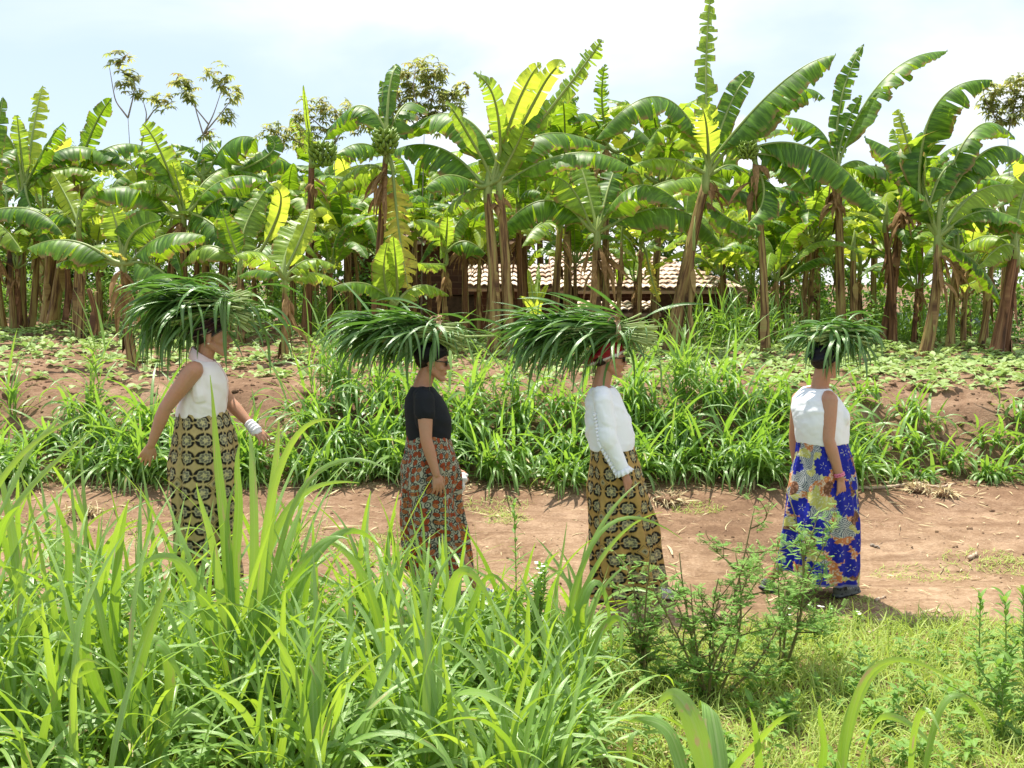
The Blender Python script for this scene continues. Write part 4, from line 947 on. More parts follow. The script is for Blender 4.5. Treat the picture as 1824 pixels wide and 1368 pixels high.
def head(parts, c, hf, hu, s=1.0):
    hs = np.cross(hu, hf); L = lambda f, sd, u: c + (hf * f + hs * sd + hu * u) * s
    E = lambda f, sd, u, a, b, e, tilt=0: ellipsoid(L(f, sd, u), [hf * a * s, hs * b * s, hu * e * s])
    parts += [E(-.018, 0, .035, .098, .076, .083), E(.035, 0, .005, .058, .064, .088), E(.052, 0, -.045, .042, .050, .058)]
    for sg in (1, -1):
        parts.append(capsule(L(-.005, .055 * sg, -.045), L(.068, .018 * sg, -.098), .022 * s, .019 * s))      # jaw
        parts.append(E(.062, .036 * sg, -.030, .026, .024, .024))                                            # cheek
        parts.append(E(.078, .030 * sg, .026, .016, .026, .009))                                             # brow ridge
        parts.append(E(-.008, .072 * sg, -.012, .017, .009, .030)); parts.append(E(-.006, .077 * sg, -.030, .010, .007, .010))  # ear
        parts.append(E(.092, .011 * sg, -.036, .010, .009, .008))                                            # nostril
    parts.append(capsule(L(.086, 0, .015), L(.108, 0, -.026), .0085 * s, .0115 * s))                           # nose
    parts += [E(.092, 0, -.058, .010, .021, .0065), E(.089, 0, -.069, .010, .018, .007), E(.080, 0, -.100, .020, .020, .017)]  # lips, chin
    return L

def ring(py, x0, x1, b, D, yaw, n=48, th=None, grow=0.0, power=1.0):
    fw = A(math.cos(yaw), math.sin(yaw), 0); rt = A(math.sin(yaw), -math.cos(yaw), 0)
    c = P((x0 + x1) / 2, py, D); h = (x1 - x0) / 2 * D / F
    a = math.sqrt(max(h * h - (b * math.sin(yaw)) ** 2, .0025)) / math.cos(yaw)
    if th is None: th = np.linspace(0, 2 * np.pi, n, endpoint=False)
    ct, st = np.cos(th), np.sin(th)
    e = .86
    return c + fw * ((a + grow) * np.sign(ct) * np.abs(ct) ** e)[:, None] + rt * ((b + grow) * np.sign(st) * np.abs(st) ** e)[:, None], c, a
def loft(rings, D, yaw, grow=0.0, n=48):
    rs = [ring(*r, D, yaw, n, grow=grow)[0] for r in rings]
    # end caps shrink to a point-like ring
    def capr(r, dz): c = r.mean(0); return c + (r - c) * .03 + A(0, 0, dz)
    up = rs[-1].mean(0)[2] > rs[0].mean(0)[2]
    rs = [capr(rs[0], 0)] + rs + [capr(rs[-1], 0)]
    V = np.concatenate(rs); Fc = gridfaces(len(rs), n, close=True)
    k = n // 2; f1 = np.array([[i, i + 1, (n - 2 - i) % n, n - 1 - i] for i in range(k - 1)])
    Fc = np.concatenate([Fc, f1[:, ::-1], f1 + (len(rs) - 1) * n])
    return V, (Fc if up else Fc[:, ::-1])

def interp_rings(rings, m):
    r = np.array(rings, float); t = np.linspace(r[0, 0], r[-1, 0], m)
    out = [t]
    for k in (1, 2, 3):
        v = np.interp(t, r[:, 0], r[:, k]); ker = np.ones(m // 8) / (m // 8)
        vp = np.concatenate([np.full(m // 16 + 1, v[0]), v, np.full(m // 16 + 1, v[-1])]); sm = np.convolve(vp, ker, 'same')[m // 16 + 1: m // 16 + 1 + m]
        wgt = np.minimum(1, np.minimum(np.arange(m), np.arange(m)[::-1]) / (m / 12)); out.append(v * (1 - wgt) + sm * wgt)
    return np.stack(out, 1)

# ---- printed cloth patterns, evaluated per vertex at (u,v) in metres
def jit(u, v, cell, seed):
    """nearest jittered grid points: yields distance vectors for the 3x3 neighbourhood"""
    iu = np.floor(u / cell).astype(int); iv = np.floor(v / cell).astype(int); g = np.random.default_rng(seed).random((64, 64, 4))
    for a in (-1, 0, 1):
        for b in (-1, 0, 1):
            q = g[(iu + a) % 64, (iv + b) % 64]
            yield u - (iu + a + .2 + .6 * q[..., 0]) * cell, v - (iv + b + .2 + .6 * q[..., 1]) * cell, q[..., 2], q[..., 3]
def pat_python(u, v, warm):
    c = np.empty(u.shape + (3,)); base = A(.60, .47, .20) if not warm else A(.56, .36, .11); c[:] = base
    cell = .105; iu = np.floor(u / cell); iv = np.floor(v / cell)
    x = (u / cell - iu - .5) * cell; y = (v / cell - iv - .5) * cell
    ox = np.where(iu % 2 == 0, .006, -.006); x = x - ox
    r = np.hypot(x, y * 1.02); th = np.arctan2(y, x); sc = .5 + .5 * np.cos(8 * th)
    n = fbm(u * 60, v * 60, 2)
    c[(r < .049)] = A(.30, .22, .07) if not warm else A(.36, .22, .05)
    c[(r < .0455 + .001 * sc)] = A(.015, .012, .010)
    c[(r < .0300 + .0055 * sc)] = A(.50, .46, .26)
    c[(r < .024 + .004 * sc) & (np.abs(np.cos(4 * th)) > .25)] = A(.20, .19, .13)
    c[r < .013 + .004 * np.cos(5 * th)] = A(.70, .62, .30)
    gap = (np.abs(np.cos(2 * th + .1)) > .97) & (r > .028) & (r < .05); c[gap] = base * .9
    dx = np.abs((u / cell / 2 + .5) % 1 - .5) * 2 * cell; dy = np.abs((v / cell / 2 + .5) % 1 - .5) * 2 * cell
    dm = (dx + dy); c[(dm < .040)] = A(.22, .16, .06); c[dm < .034] = base; c[dm < .020] = A(.42, .38, .22); c[dm < .009] = A(.1, .08, .04)
    c *= (1 + .35 * n)[..., None]; return np.clip(c, 0, 1)
def pat_leaf(u, v):
    c = np.empty(u.shape + (3,)); c[:] = A(.55, .54, .40)
    n = fbm(u * 40, v * 40, 2)
    for dx, dy, a, b in jit(u + .02, v, .036, 5):
        r = np.hypot(dx, dy * .8); c[(np.abs(r - .013) < .0028)] = A(.05, .06, .055); c[r < .005] = A(.10, .12, .10)
    for dx, dy, a, b in jit(u, v, .046, 9):
        th = a * 6.28; x = dx * np.cos(th) + dy * np.sin(th); y = -dx * np.sin(th) + dy * np.cos(th); e = np.hypot(x / 1.0, y * 1.55)
        c[e < .0215] = A(.07, .04, .03); c[e < .0185] = np.where((b > .35)[..., None], A(.46, .085, .025), A(.56, .20, .07))[e < .0185]; c[(e < .016) & (np.abs(y) < .0012)] = A(.12, .04, .02)
    c *= (1 + .3 * n)[..., None]; return np.clip(c, 0, 1)
def pat_flower(u, v):
    c = np.empty(u.shape + (3,))
    st = np.hypot(((u * 9 + v * 4) % 1) - .5, ((v * 9 - u * 3) % 1) - .5); c[:] = A(.60, .62, .58); c[np.sin(st * 62) > .1] = A(.10, .13, .18)
    n = fbm(u * 11, v * 11, 2); n2 = fbm(u * 11 + 40, v * 11 + 9, 2); sp = fbm(u * 130, v * 130, 2)
    m = n > .01; c[m] = A(.62, .60, .16); c[m & (sp > .08)] = A(.75, .75, .45)
    m = n2 > .06; c[m] = A(.66, .24, .08); c[m & (sp > .05)] = A(.80, .62, .45)
    for dx, dy, a, b in jit(u + .05, v + .02, .19, 21):
        r = np.hypot(dx, dy * .75); m = (r < .034) & (a > .3); c[m] = A(.17, .07, .035); c[m & (sp > .1)] = A(.4, .2, .12)
    for dx, dy, a, b in jit(u, v, .118, 33):
        th = np.arctan2(dy, dx) + a * 6.28; r = np.hypot(dx, dy); R0 = .058 * (.72 + .28 * np.abs(np.cos(2.5 * th)) ** .6) * (1 + .06 * np.cos(15 * th)); m = (r < R0 * (1.0 + .15 * b)) & (a < .80)
        c[m] = A(.010, .018, .36); c[m & (sp > .17)] = A(.02, .05, .55)
        k = m & (r < .022) & (np.abs(np.sin(2.5 * th)) < .16) & (r > .005); c[k] = A(.75, .75, .5)
    return np.clip(c, 0, 1)

def skirt(root, base, D, yaw, rings, pat, seed, hemtilt=(0, 0), flap=None, label=None):
    rd = np.random.default_rng(seed); m, n = 300, 420
    rr = interp_rings(rings, m); th = np.linspace(0, 2 * np.pi, n, endpoint=False); V = np.empty((m, n, 3)); U = np.empty((m, n)); W = np.empty((m, n))
    fw = A(math.cos(yaw), math.sin(yaw), 0); rt = A(math.sin(yaw), -math.cos(yaw), 0)
    p = rd.random(8) * 6.28; L = (rr[-1, 0] - rr[0, 0]) * D / F
    for i in range(m):
        t = i / (m - 1); pts, c, a = ring(rr[i, 0], rr[i, 1], rr[i, 2], rr[i, 3], D, yaw, th=th)
        # yielding folds, growing towards the hem, slowly drifting sideways
        amp = .0012 + .020 * t ** 1.0
        f = amp * min(1, t * 6 + .1) * (np.sin(6 * th + p[0] + .8 * t) + .7 * np.sin(11 * th + p[1] - 1.3 * t) + .45 * np.sin(19 * th + p[2] + 2 * t))
        f += .003 * np.sin(23 * th + 5 * fbm(th * 2, th * 0 + p[3], 2) + p[3]) * np.exp(-t * 5) * min(1, t * 14) + .006 * np.sin(3 * th + 12 * t + p[4]) * np.exp(-((t - .3) / .25) ** 2)
        f += .011 * np.sin(4 * th + 9 * t + p[5]) * np.exp(-((t - .4) / .3) ** 2) * (.5 + .5 * np.cos(th + .5)) + .021 * fbm(th * 2.2 + p[5] + t * 2, np.full(n, t * 7), 3) + .007 * np.abs(np.sin(5 * th - 9 * t + p[6])) ** 3 * np.exp(-((t - .25) / .3) ** 2)
        # overlapping edge of the wrapped cloth
        e = (th - (5.6 - .25 * t)) % 6.283; f += .014 * np.exp(-e / .25) * (.4 + .6 * t)
        V[i] = pts + ((pts - c) / (np.linalg.norm(pts - c, axis=1)[:, None] + 1e-6)) * f[:, None]
        k = t ** 2; V[i, :, 2] += k * (hemtilt[0] * np.clip(-(pts - c)[:, 0] / .2, 0, 1.2) + hemtilt[1] * np.clip((pts - c)[:, 0] / .2, 0, 1.2))
        U[i] = th / 6.283 * 1.15; W[i] = t * L
    U = U + .012 * np.sin(W * 9)
    col = pat(U, W)
    col = col * .78
    hem = W > L - .014; col[hem] = col[hem] * .45 + A(.3, .33, .3) * .5
    me = mesh('skirt', (V.reshape(-1, 3) - base), gridfaces(m, n, close=True), None, col.reshape(-1, 3), [M['wax']])
    # give the cloth a thickness
    o = obj('skirt', me, root); s = o.modifiers.new('thick', 'SOLIDIFY'); s.thickness = .003; s.offset = -1
    if label: o['label'] = label
    return o

def shoe(root, base, heel, dr, up, cols, name='shoe', L=.25):
    dr = nrm(dr); up = nrm(up - np.dot(up, dr) * dr); sd = np.cross(up, dr); H = lambda f, s, u: heel + dr * f + sd * s + up * u
    pr = [capsule(H(.035, 0, .018), H(L - .045, .006, .018), .037, .043, 16, 4, .42, up), capsule(H(.04, 0, .05), H(.11, 0, .045), .034, .038, 14, 4), capsule(H(.11, 0, .045), H(L - .04, .004, .034), .038, .032, 14, 4, .75, up), capsule(H(.045, 0, .06), H(.06, 0, .088), .034, .036)]
    me = remesh(pr, .005, 3); V, N = mverts(me); h = (V - heel) @ up; f = (V - heel) @ dr
    c = np.empty((len(V), 3)); c[:] = cols[0]; nn = fbm(f * 60, h * 60, 3); c[nn > .08] = cols[1]; c[h < .016] = cols[2]
    lace = (f > .09) & (f < .17) & (h > .055) & (np.sin(f * 330) > .2); c[lace] = cols[3]
    o = obj(name, setmesh(me, name, V, M['cloth'], c, base), root); return o

def torus_part(name, root, base, c, ax1, ax2, r, mat, n=40, wob=0.0, tone=.5, r2=None):
    th = np.linspace(0, 2 * np.pi, n + 1); pts = np.array([c + ax1 * math.cos(t) + ax2 * math.sin(t) + np.cross(nrm(ax1), nrm(ax2)) * wob * math.sin(9 * t) for t in th])
    V, Fc, lc = tube(pts, r, 8, cap=False, tone=tone); return obj(name, mesh(name, V - base, Fc, lc, None, [mat]), root)

def person(q):
    D, yaw = q['D'], q['yaw']; fw = A(math.cos(yaw), math.sin(yaw), 0); rt = A(math.sin(yaw), -math.cos(yaw), 0); up = A(0, 0, 1)
    J = lambda px, py, dy=0.0: P(px, py, D + dy)
    cx = (q['skirt'][-1][1] + q['skirt'][-1][2]) / 2; base = P(cx, 1080, D); base[2] = float(gz(base[0], D))
    root = empty('person', base, q['label'], 'person')
    # head frame
    hy = yaw + q.get('hyaw', 0); hp = q.get('hpitch', -.1)
    hf = nrm(A(math.cos(hy) * math.cos(hp), math.sin(hy) * math.cos(hp), math.sin(hp))); hu = nrm(up - np.dot(up, hf) * hf); hc = J(*q['head']); s = q.get('hs', 1.0)
    parts = []; L = head(parts, hc, hf, hu, s)
    nb = J(*q['neck']); parts.append(capsule(L(-.018, 0, -.045), nb, .054, .058)); parts.append(capsule(nb, nb - A(0, 0, .07), .060, .085, ell=1.0))
    shr = J(*q['shR']); shl = J(*q['shL'])
    yk = .026 if q['sleeve'] else .045
    parts.append(capsule(nb - A(0, 0, .06), shr - A(0, 0, .020 if q['sleeve'] else 0), yk, yk)); parts.append(capsule(nb - A(0, 0, .06), shl - A(0, 0, .020 if q['sleeve'] else 0), yk, yk))
    tr = list(q['shirt']); parts.append(loft([(a, b + 4, c - 4, d - .012) for a, b, c, d in reversed(tr)], D, yaw))
    sk = q['skirt']; parts.append(loft([(sk[3][0], sk[3][1] + 14, sk[3][2] - 14, sk[3][3] - .03), (sk[0][0] - 14, sk[0][1] + 8, sk[0][2] - 8, sk[0][3] - .02)], D, yaw))
    for sg in ('R', 'L'):
        sh, el, wr, tip = [J(*v) for v in q['arm' + sg]]; a = q.get('armr', 1.0)
        mid = el * .65 + sh * .35; f1 = el * .72 + wr * .28
        sr = .042 if q['sleeve'] else .054 * a
        parts += [capsule(sh - A(0, 0, .012 if q['sleeve'] else 0), sh * .6 + el * .4, sr, min(sr, .049 * a) if q['sleeve'] > .6 else .049 * a, 16), capsule(sh * .6 + el * .4, el, .049 * a, .037 * a, 16), capsule(el, f1, .037 * a, .0385 * a, 16), capsule(f1, wr, .0385 * a, .024, 16)]
        hd = nrm(tip - wr); iw = fw if 'ix' + sg not in q else nrm(A(*q['ix' + sg])); pn = (-rt if sg == 'R' else rt) if 'pn' + sg not in q else nrm(A(*q['pn' + sg]))
        hand(parts, wr, hd, pn, iw, q.get('curl' + sg, .3), .98)
    for (kn, an), shq in zip(q['legs'], q['shoes']):
        hip = P((sk[2][1] + sk[2][2]) / 2, sk[2][0], D) + (rt if kn[2] < 0 else -rt) * .085
        k = J(*kn); h_ = J(*shq[0])
        if shq[3]: h_[2] = float(gz(h_[0], h_[1])) + .004
        sd_ = nrm(fw * math.cos(shq[1]) + up * math.sin(shq[1])); su_ = nrm(up - np.dot(up, sd_) * sd_); a_ = h_ + sd_ * .05 + su_ * .095; parts += [capsule(hip, k, .078, .052, 16), capsule(k, k * .6 + a_ * .4, .050, .047, 16), capsule(k * .6 + a_ * .4, a_, .047, .032, 16), capsule(a_, a_ + sd_ * .07 - su_ * .05, .032, .022)]
    me = remesh(parts, .004, 4, .5); V, N = mverts(me)
    c = np.empty((len(V), 3)); c[:] = A(.43, .235, .145)
    lip = np.linalg.norm((V - L(.098, 0, -.0635)) * 1.0, axis=1) < .019; c[lip] = A(.42, .14, .10)
    mo = (np.abs((V - L(0, 0, -.0635)) @ hu) < .0018) & ((V - hc) @ hf > .07 * s) & (np.abs((V - hc) @ np.cross(hu, hf)) < .024); c[mo] = A(.14, .04, .03)
    for sg in (1, -1):
        bd = V - L(.088, .032 * sg, .036); br = (np.abs(bd @ hu) < .0045) & (np.linalg.norm(bd, axis=1) < .026); c[br] = A(.08, .045, .03)
    body = obj('body', setmesh(me, 'body', V, M['skin'], c, base), root)
    hs_ = np.cross(hu, hf)
    d_ = Nd('eye') if 'eye' not in M else None
    if d_: M['eye'] = d_.fin(d_.bsdf((.05, .03, .02, 1), .15, .6))
    for sg in (1, -1):
        v, f = ellipsoid(L(.078, .031 * sg, .010), [hf * .012, hs_ * .013, hu * .008], 12, 8); obj('eye', mesh('eye', v - base, f, None, None, [M['eye']]), root)
    # shirt
    sp = [loft([(a, b, c_, d) for a, b, c_, d in reversed(tr)], D, yaw, grow=.009)]
    ins = q['shins']
    for sh, sg in ((shr, 'R'), (shl, 'L')):
        a0 = nb - A(0, 0, q.get('yoke', .055)); e = a0 + (sh - a0) * ins
        sp.append(capsule(a0, e, q.get('yr', .045), q.get('yr2', .054)))
        sp.append(capsule(e - A(0, 0, .03), e - A(0, 0, .16) + fw * .02, .06, .07, ell=1.3))
        if q['sleeve'] > 0:
            S_, E_, W_, T_ = [J(*v) for v in q['arm' + sg]]
            if q['sleeve'] < .6:
                e2 = S_ + (E_ - S_) * .44; sp += [capsule(S_ + A(0, 0, .006), e2 - (E_ - S_) * .12, .064, .063, 18), capsule(S_ + (E_ - S_) * .25, e2 - (E_ - S_) * .11, .060, .064, 18)]
            else: sp += [capsule(S_, E_, .062, .060, 18), capsule(E_, W_ + (E_ - W_) * .12, .060, .046, 18)]
    # bust
    for sg in (1, -1):
        bc = J(*q['bust']) - fw * .012 + rt * .060 * sg; sp.append(ellipsoid(bc, [fw * .052, rt * .066, up * .075]))
    me = remesh(sp, .005, 6, .5); V, N = mverts(me)
    w = q.get('wr', .007) * 2.1; lx = V @ fw; ly = V @ rt
    fold = np.abs(fbm(lx * 5 + V[:, 2] * 6, V[:, 2] * 7 - ly * 5, 3)) * 2.2 - .35 + 1.1 * fbm(lx * 14 + 30, V[:, 2] * 9 + ly * 9, 3) + .5 * (.5 - np.abs(np.sin(V[:, 2] * 26 + lx * 22 + 9 * fbm(lx * 5, V[:, 2] * 5, 2)))) * np.clip(fbm(lx * 4 + 9, V[:, 2] * 4, 2) * 4, 0, 1)
    lowz = np.clip(1 - (V[:, 2] - V[:, 2].min()) / .12, 0, 1); blouse = .006 * np.sin(np.arctan2((V - nb) @ rt, (V - nb) @ fw) * 9 + 6 * fbm(lx * 9, ly * 9, 2)) * lowz
    V2 = V + N * np.maximum(w * fold + blouse * q.get('blouse', 1), -.004)[:, None]
    col = np.empty((len(V), 3)); col[:] = A(*q['shirtcol']); colf = q.get('shirtpaint')
    if colf: colf(V, col, dict(L=L, nb=nb, fw=fw, rt=rt, hu=hu, shr=shr, J=J))
    sh_o = obj('shirt', setmesh(me, 'shirt', V2, M['cloth'], col, base), root)
    skirt(root, base, D, yaw, q['skirt'], q['pat'], q['seed'], q.get('hemtilt', (0, 0)))
    # head wrap
    wp = q['wrap']; wl = []
    for (f, sd, u, a, b, e) in wp['shape']: wl.append(ellipsoid(L(f, sd, u), [(hf * math.cos(.35) + hu * math.sin(.35)) * a * s, hs_ * b * s, (hu * math.cos(.35) - hf * math.sin(.35)) * e * s], 28, 16))
    me = remesh(wl, .004, 4); V, N = mverts(me); r = V - hc; f_ = r @ hf; u_ = r @ hu; s_ = r @ hs_
    k = u_ * .9 - f_ * .45
    if wp['style'] == 'rolls': dsp = .007 * np.sin(k * 190 + 9 * fbm(f_ * 8, s_ * 8, 2)) + .004 * fbm(f_ * 40, u_ * 40, 2)
    elif wp['style'] == 'knit': dsp = .002 * np.sin(f_ * 700) * np.sin(u_ * 700) + .004 * fbm(f_ * 20, u_ * 20, 2)
    else: dsp = .006 * np.sin(k * 130 + 6 * fbm(f_ * 9, u_ * 9, 2)) + .004 * fbm(f_ * 30, u_ * 30, 2)
    col = np.empty((len(V), 3)); wp['paint'](col, f_, u_, s_, k)
    o = obj('headwrap', setmesh(me, 'headwrap', V + N * dsp[:, None], M['wrapcloth'], col, base), root); o['label'] = wp['label']
    # hair at the nape
    if q.get('hair', True):
        me = remesh([ellipsoid(L(-.055, 0, -.005), [hf * .056 * s, hs_ * .066 * s, hu * .052 * s])], .004, 2); V, N = mverts(me)
        col = np.empty((len(V), 3)); col[:] = A(.03, .018, .012); obj('hair', setmesh(me, 'hair', V + N * (.003 * np.sin(V[:, 0] * 900))[:, None], M['wrapcloth'], col, base), root)
    # glasses
    if q.get('glasses'):
        if 'lens' not in M: d2 = Nd('dark_lens'); M['lens'] = d2.fin(d2.bsdf((.006, .006, .008, 1), .08, .6))
        g = []
        for sg in (1, -1):
            g.append(ellipsoid(L(.092, .034 * sg, .004), [hf * .006, hs_ * .030, hu * .021], 18, 10)); g.append(capsule(L(.090, .062 * sg, .014), L(-.005, .078 * sg, .010), .0035, .003, 8, 3))
        g.append(capsule(L(.100, .012, .012), L(.100, -.012, .012), .003, .003, 8, 3))
        MB_ = MB(); [MB_.add(v, f) for v, f in g]; obj('sunglasses', MB_.mesh('sunglasses', [M['lens']], base), root)
    for sh in q['shoes']:
        hl = J(*sh[0]);
        if sh[3]: hl[2] = float(gz(hl[0], hl[1])) + .004
        shoe(root, base, hl, nrm(fw * math.cos(sh[1]) + up * math.sin(sh[1])), up, sh[2])
    if 'earring' in q:
        v, f = ellipsoid(L(-.006, -.084, -.042), [hf * .006, hs_ * .006, hu * .006], 10, 6); obj('earring', mesh('earring', v - base, f, None, None, [M['lensgold']]), root)
    return root, base, J, dict(L=L, fw=fw, rt=rt, nb=nb, hf=hf, hu=hu, hs=hs_)
d = Nd('pearl'); M['lensgold'] = d.fin(d.bsdf((.8, .7, .55, 1), .25, .6))

def paint_plain(c): 
    def f(col, f_, u_, s_, k): col[:] = A(*c)
    return f
def paint_brownwrap(col, f_, u_, s_, k):
    col[:] = A(.020, .012, .012); col[np.sin(k * 190 + 9 * fbm(f_ * 8, s_ * 8, 2)) > .93] = A(.22, .17, .14); m = fbm(f_ * 14, u_ * 14, 2) > .12; col[m] = A(.035, .012, .012)
def paint_knit(col, f_, u_, s_, k):
    col[:] = A(.008, .008, .010); col[fbm(f_ * 45 + 3, u_ * 45, 2) > .17] = A(.035, .03, .03)
def paint_red(col, f_, u_, s_, k):
    col[:] = A(.27, .014, .025); n = fbm(f_ * 9, u_ * 9 + 4, 2)
    col[n > .06] = A(.20, .01, .06); band = np.abs(k - .012) < .010; col[band] = A(.62, .58, .60); col[(k < .002) & (k > -.018)] = A(.62, .20, .06); col[(fbm(f_ * 30, u_ * 30 + 9, 2) > .17)] = A(.6, .45, .4); col[(k < -.03)] = A(.34, .02, .02)
def paint_navy(col, f_, u_, s_, k): col[:] = A(.010, .009, .018)

GREY = [A(.10, .11, .11), A(.03, .03, .035), A(.025, .025, .03), A(.35, .36, .36)]
BLUE = [A(.28, .33, .42), A(.10, .13, .20), A(.55, .57, .58), A(.6, .62, .62)]
PALE = [A(.45, .43, .40), A(.30, .28, .26), A(.6, .58, .55), A(.6, .6, .6)]
def shirt_w1(V, col, g):
    # pink tinged placket and armhole edging
    f = (V - g['nb']) @ g['fw']; r = (V - g['nb']) @ g['rt']
    col[(np.abs(r - .0) < .018) & (f > .02)] = A(.72, .52, .50)
W = {}
W[1] = person(dict(D=6.75, yaw=.10, label='woman in white sleeveless collared blouse and gold python print skirt, leftmost walker', head=(378, 598), hs=1.06, hpitch=-.05, neck=(362, 640),
    shR=(346, 657, -.165), shL=(372, 657, .165), armR=[(345, 660, -.17), (294, 727, -.20), (269, 793, -.19), (247, 842, -.17)], armL=[(372, 660, .17), (409, 716, .20), (450, 761, .12), (478, 786, .08)],
    armr=1.08, curlR=.35, curlL=.45, ixR=(1, .1, .3), pnR=(-.2, 1, 0), ixL=(.5, -.5, .9), pnL=(0, .4, -1),
    shirt=[(741, 317, 397, .150), (722, 321, 401, .152), (700, 326, 403, .155), (680, 330, 402, .155), (662, 334, 396, .150), (650, 340, 389, .13), (642, 347, 380, .09)],
    shins=.62, sleeve=0, bust=(385, 690), shirtcol=(.80, .76, .75), shirtpaint=shirt_w1, wr=.006,
    skirt=[(732, 318, 401, .150), (760, 312, 412, .165), (800, 308, 421, .18), (850, 307, 425, .19), (900, 311, 421, .19), (960, 316, 418, .19), (1050, 312, 424, .20)], pat=lambda u, v: pat_python(u, v, False), seed=1,
    wrap=dict(shape=[(-.020, 0, .050, .112, .090, .082), (-.075, 0, .030, .062, .070, .062)], style='rolls', paint=paint_brownwrap, label='black and brown rolled headwrap'),
    legs=[((385, 960, -.08), (392, 1090, -.08)), ((355, 960, .08), (335, 1080, .08))], shoes=[((388, 1105, -.08), 0.05, PALE, True), ((322, 1088, .08), -.4, PALE, False)], earring=1))
W[2] = person(dict(D=7.0, yaw=.04, label='woman in fitted black t-shirt and orange leaf print skirt, second walker from the left', head=(771, 644), hpitch=-.16, neck=(752, 687),
    shR=(752, 706, -.16), shL=(756, 706, .16), armR=[(756, 712, -.165), (759, 783, -.21), (777, 845, -.22), (786, 893, -.22)], armL=[(758, 712, .165), (770, 785, .20), (808, 838, .16), (829, 862, .14)],
    curlR=.38, curlL=.8, pnR=(-.5, 1, 0), ixL=(.3, -.6, .6),
    shirt=[(781, 726, 801, .140), (765, 725, 802, .145), (748, 724, 802, .152), (725, 722, 795, .155), (708, 724, 786, .15), (697, 729, 776, .12), (688, 735, 768, .085)],
    shins=.8, yr=.048, yr2=.058, yoke=.046, sleeve=.5, bust=(782, 738), shirtcol=(.012, .014, .018), wr=.003, blouse=.2,
    skirt=[(772, 726, 801, .142), (800, 721, 809, .17), (830, 717, 814, .185), (870, 716, 816, .19), (900, 717, 820, .19), (950, 719, 830, .20), (1000, 728, 836, .20), (1016, 731, 838, .20)], pat=pat_leaf, seed=2, hemtilt=(.01, -.01),
    wrap=dict(shape=[(-.022, 0, .048, .110, .088, .078), (-.060, 0, .055, .078, .070, .062)], style='knit', paint=paint_knit, label='black knitted head covering'), glasses=True,
    legs=[((800, 960, -.07), (850, 1035, -.07)), ((760, 960, .08), (735, 1035, .08))], shoes=[((836, 1052, -.07), .02, BLUE, True), ((722, 1045, .08), -.35, BLUE, False)]))
W[3] = person(dict(D=7.0, yaw=.08, label='woman in loose white long sleeved blouse and dark sunglasses, third walker from the left', head=(1085, 639), hpitch=-.08, neck=(1070, 690),
    shR=(1074, 703, -.16), shL=(1082, 703, .16), armR=[(1074, 712, -.17), (1084, 782, -.20), (1112, 842, -.20), (1128, 888, -.19)], armL=[(1084, 712, .165), (1092, 782, .20), (1120, 838, .2), (1132, 870, .2)],
    curlR=.15, pnR=(-.75, .7, .1), ixR=(.75, .6, .2),
    shirt=[(800, 1054, 1127, .150), (785, 1050, 1129, .158), (768, 1046, 1127, .16), (745, 1044, 1121, .16), (720, 1045, 1110, .155), (700, 1049, 1102, .13), (688, 1056, 1093, .09)],
    shins=.85, yr=.056, yr2=.062, yoke=.048, sleeve=1, bust=(1103, 752), shirtcol=(.84, .86, .90), wr=.009,
    skirt=[(793, 1053, 1129, .150), (830, 1050, 1140, .175), (870, 1051, 1150, .19), (920, 1052, 1160, .20), (980, 1052, 1172, .21), (1040, 1054, 1181, .21), (1062, 1057, 1183, .21)], pat=lambda u, v: pat_python(u, v, True), seed=3,
    wrap=dict(shape=[(-.015, 0, .050, .110, .088, .074), (-.060, 0, .020, .070, .068, .060), (-.118, 0, -.025, .034, .030, .026)], style='scarf', paint=paint_red, label='red and white patterned scarf knotted behind'), glasses=True,
    legs=[((1150, 980, -.08), (1165, 1052, -.08)), ((1085, 980, .08), (1072, 1050, .08))], shoes=[((1145, 1070, -.08), .0, PALE, True), ((1055, 1066, .08), -.1, PALE, True)]))
W[4] = person(dict(D=7.0, yaw=.55, label='woman in white tank top and blue flowered skirt, rightmost walker, seen partly from behind', head=(1471, 642), hpitch=-.06, hyaw=.15, neck=(1460, 690),
    shR=(1477, 708, -.12), shL=(1422, 710, .18), armR=[(1477, 712, -.125), (1476, 783, -.17), (1497, 852, -.18), (1501, 900, -.17)], armL=[(1424, 714, .18), (1415, 778, .24), (1421, 845, .26), (1430, 885, .26)],
    curlR=.45, pnR=(-.5, .8, 0), ixR=(.8, .5, 0),
    shirt=[(789, 1424, 1507, .140), (772, 1420, 1509, .145), (750, 1416, 1510, .152), (728, 1414, 1503, .152), (710, 1418, 1490, .135), (698, 1428, 1480, .115), (690, 1438, 1472, .085)],
    shins=.60, yr=.036, yr2=.046, yoke=.040, sleeve=0, bust=(1487, 742), shirtcol=(.80, .82, .86), wr=.005, blouse=.6,
    skirt=[(780, 1424, 1505, .140), (810, 1418, 1512, .165), (850, 1411, 1521, .185), (900, 1402, 1526, .20), (950, 1394, 1527, .21), (1000, 1386, 1528, .215), (1030, 1384, 1528, .215)], pat=pat_flower, seed=4, hemtilt=(.07, -.02),
    wrap=dict(shape=[(-.020, 0, .045, .112, .092, .078), (-.070, 0, .030, .058, .068, .056)], style='scarf', paint=paint_navy, label='dark navy headwrap'),
    legs=[((1495, 960, -.07), (1500, 1050, -.07)), ((1430, 960, .1), (1385, 1030, .1))], shoes=[((1484, 1075, -.07), .02, GREY, True), ((1352, 1050, .1), -.5, GREY, False)], earring=1))

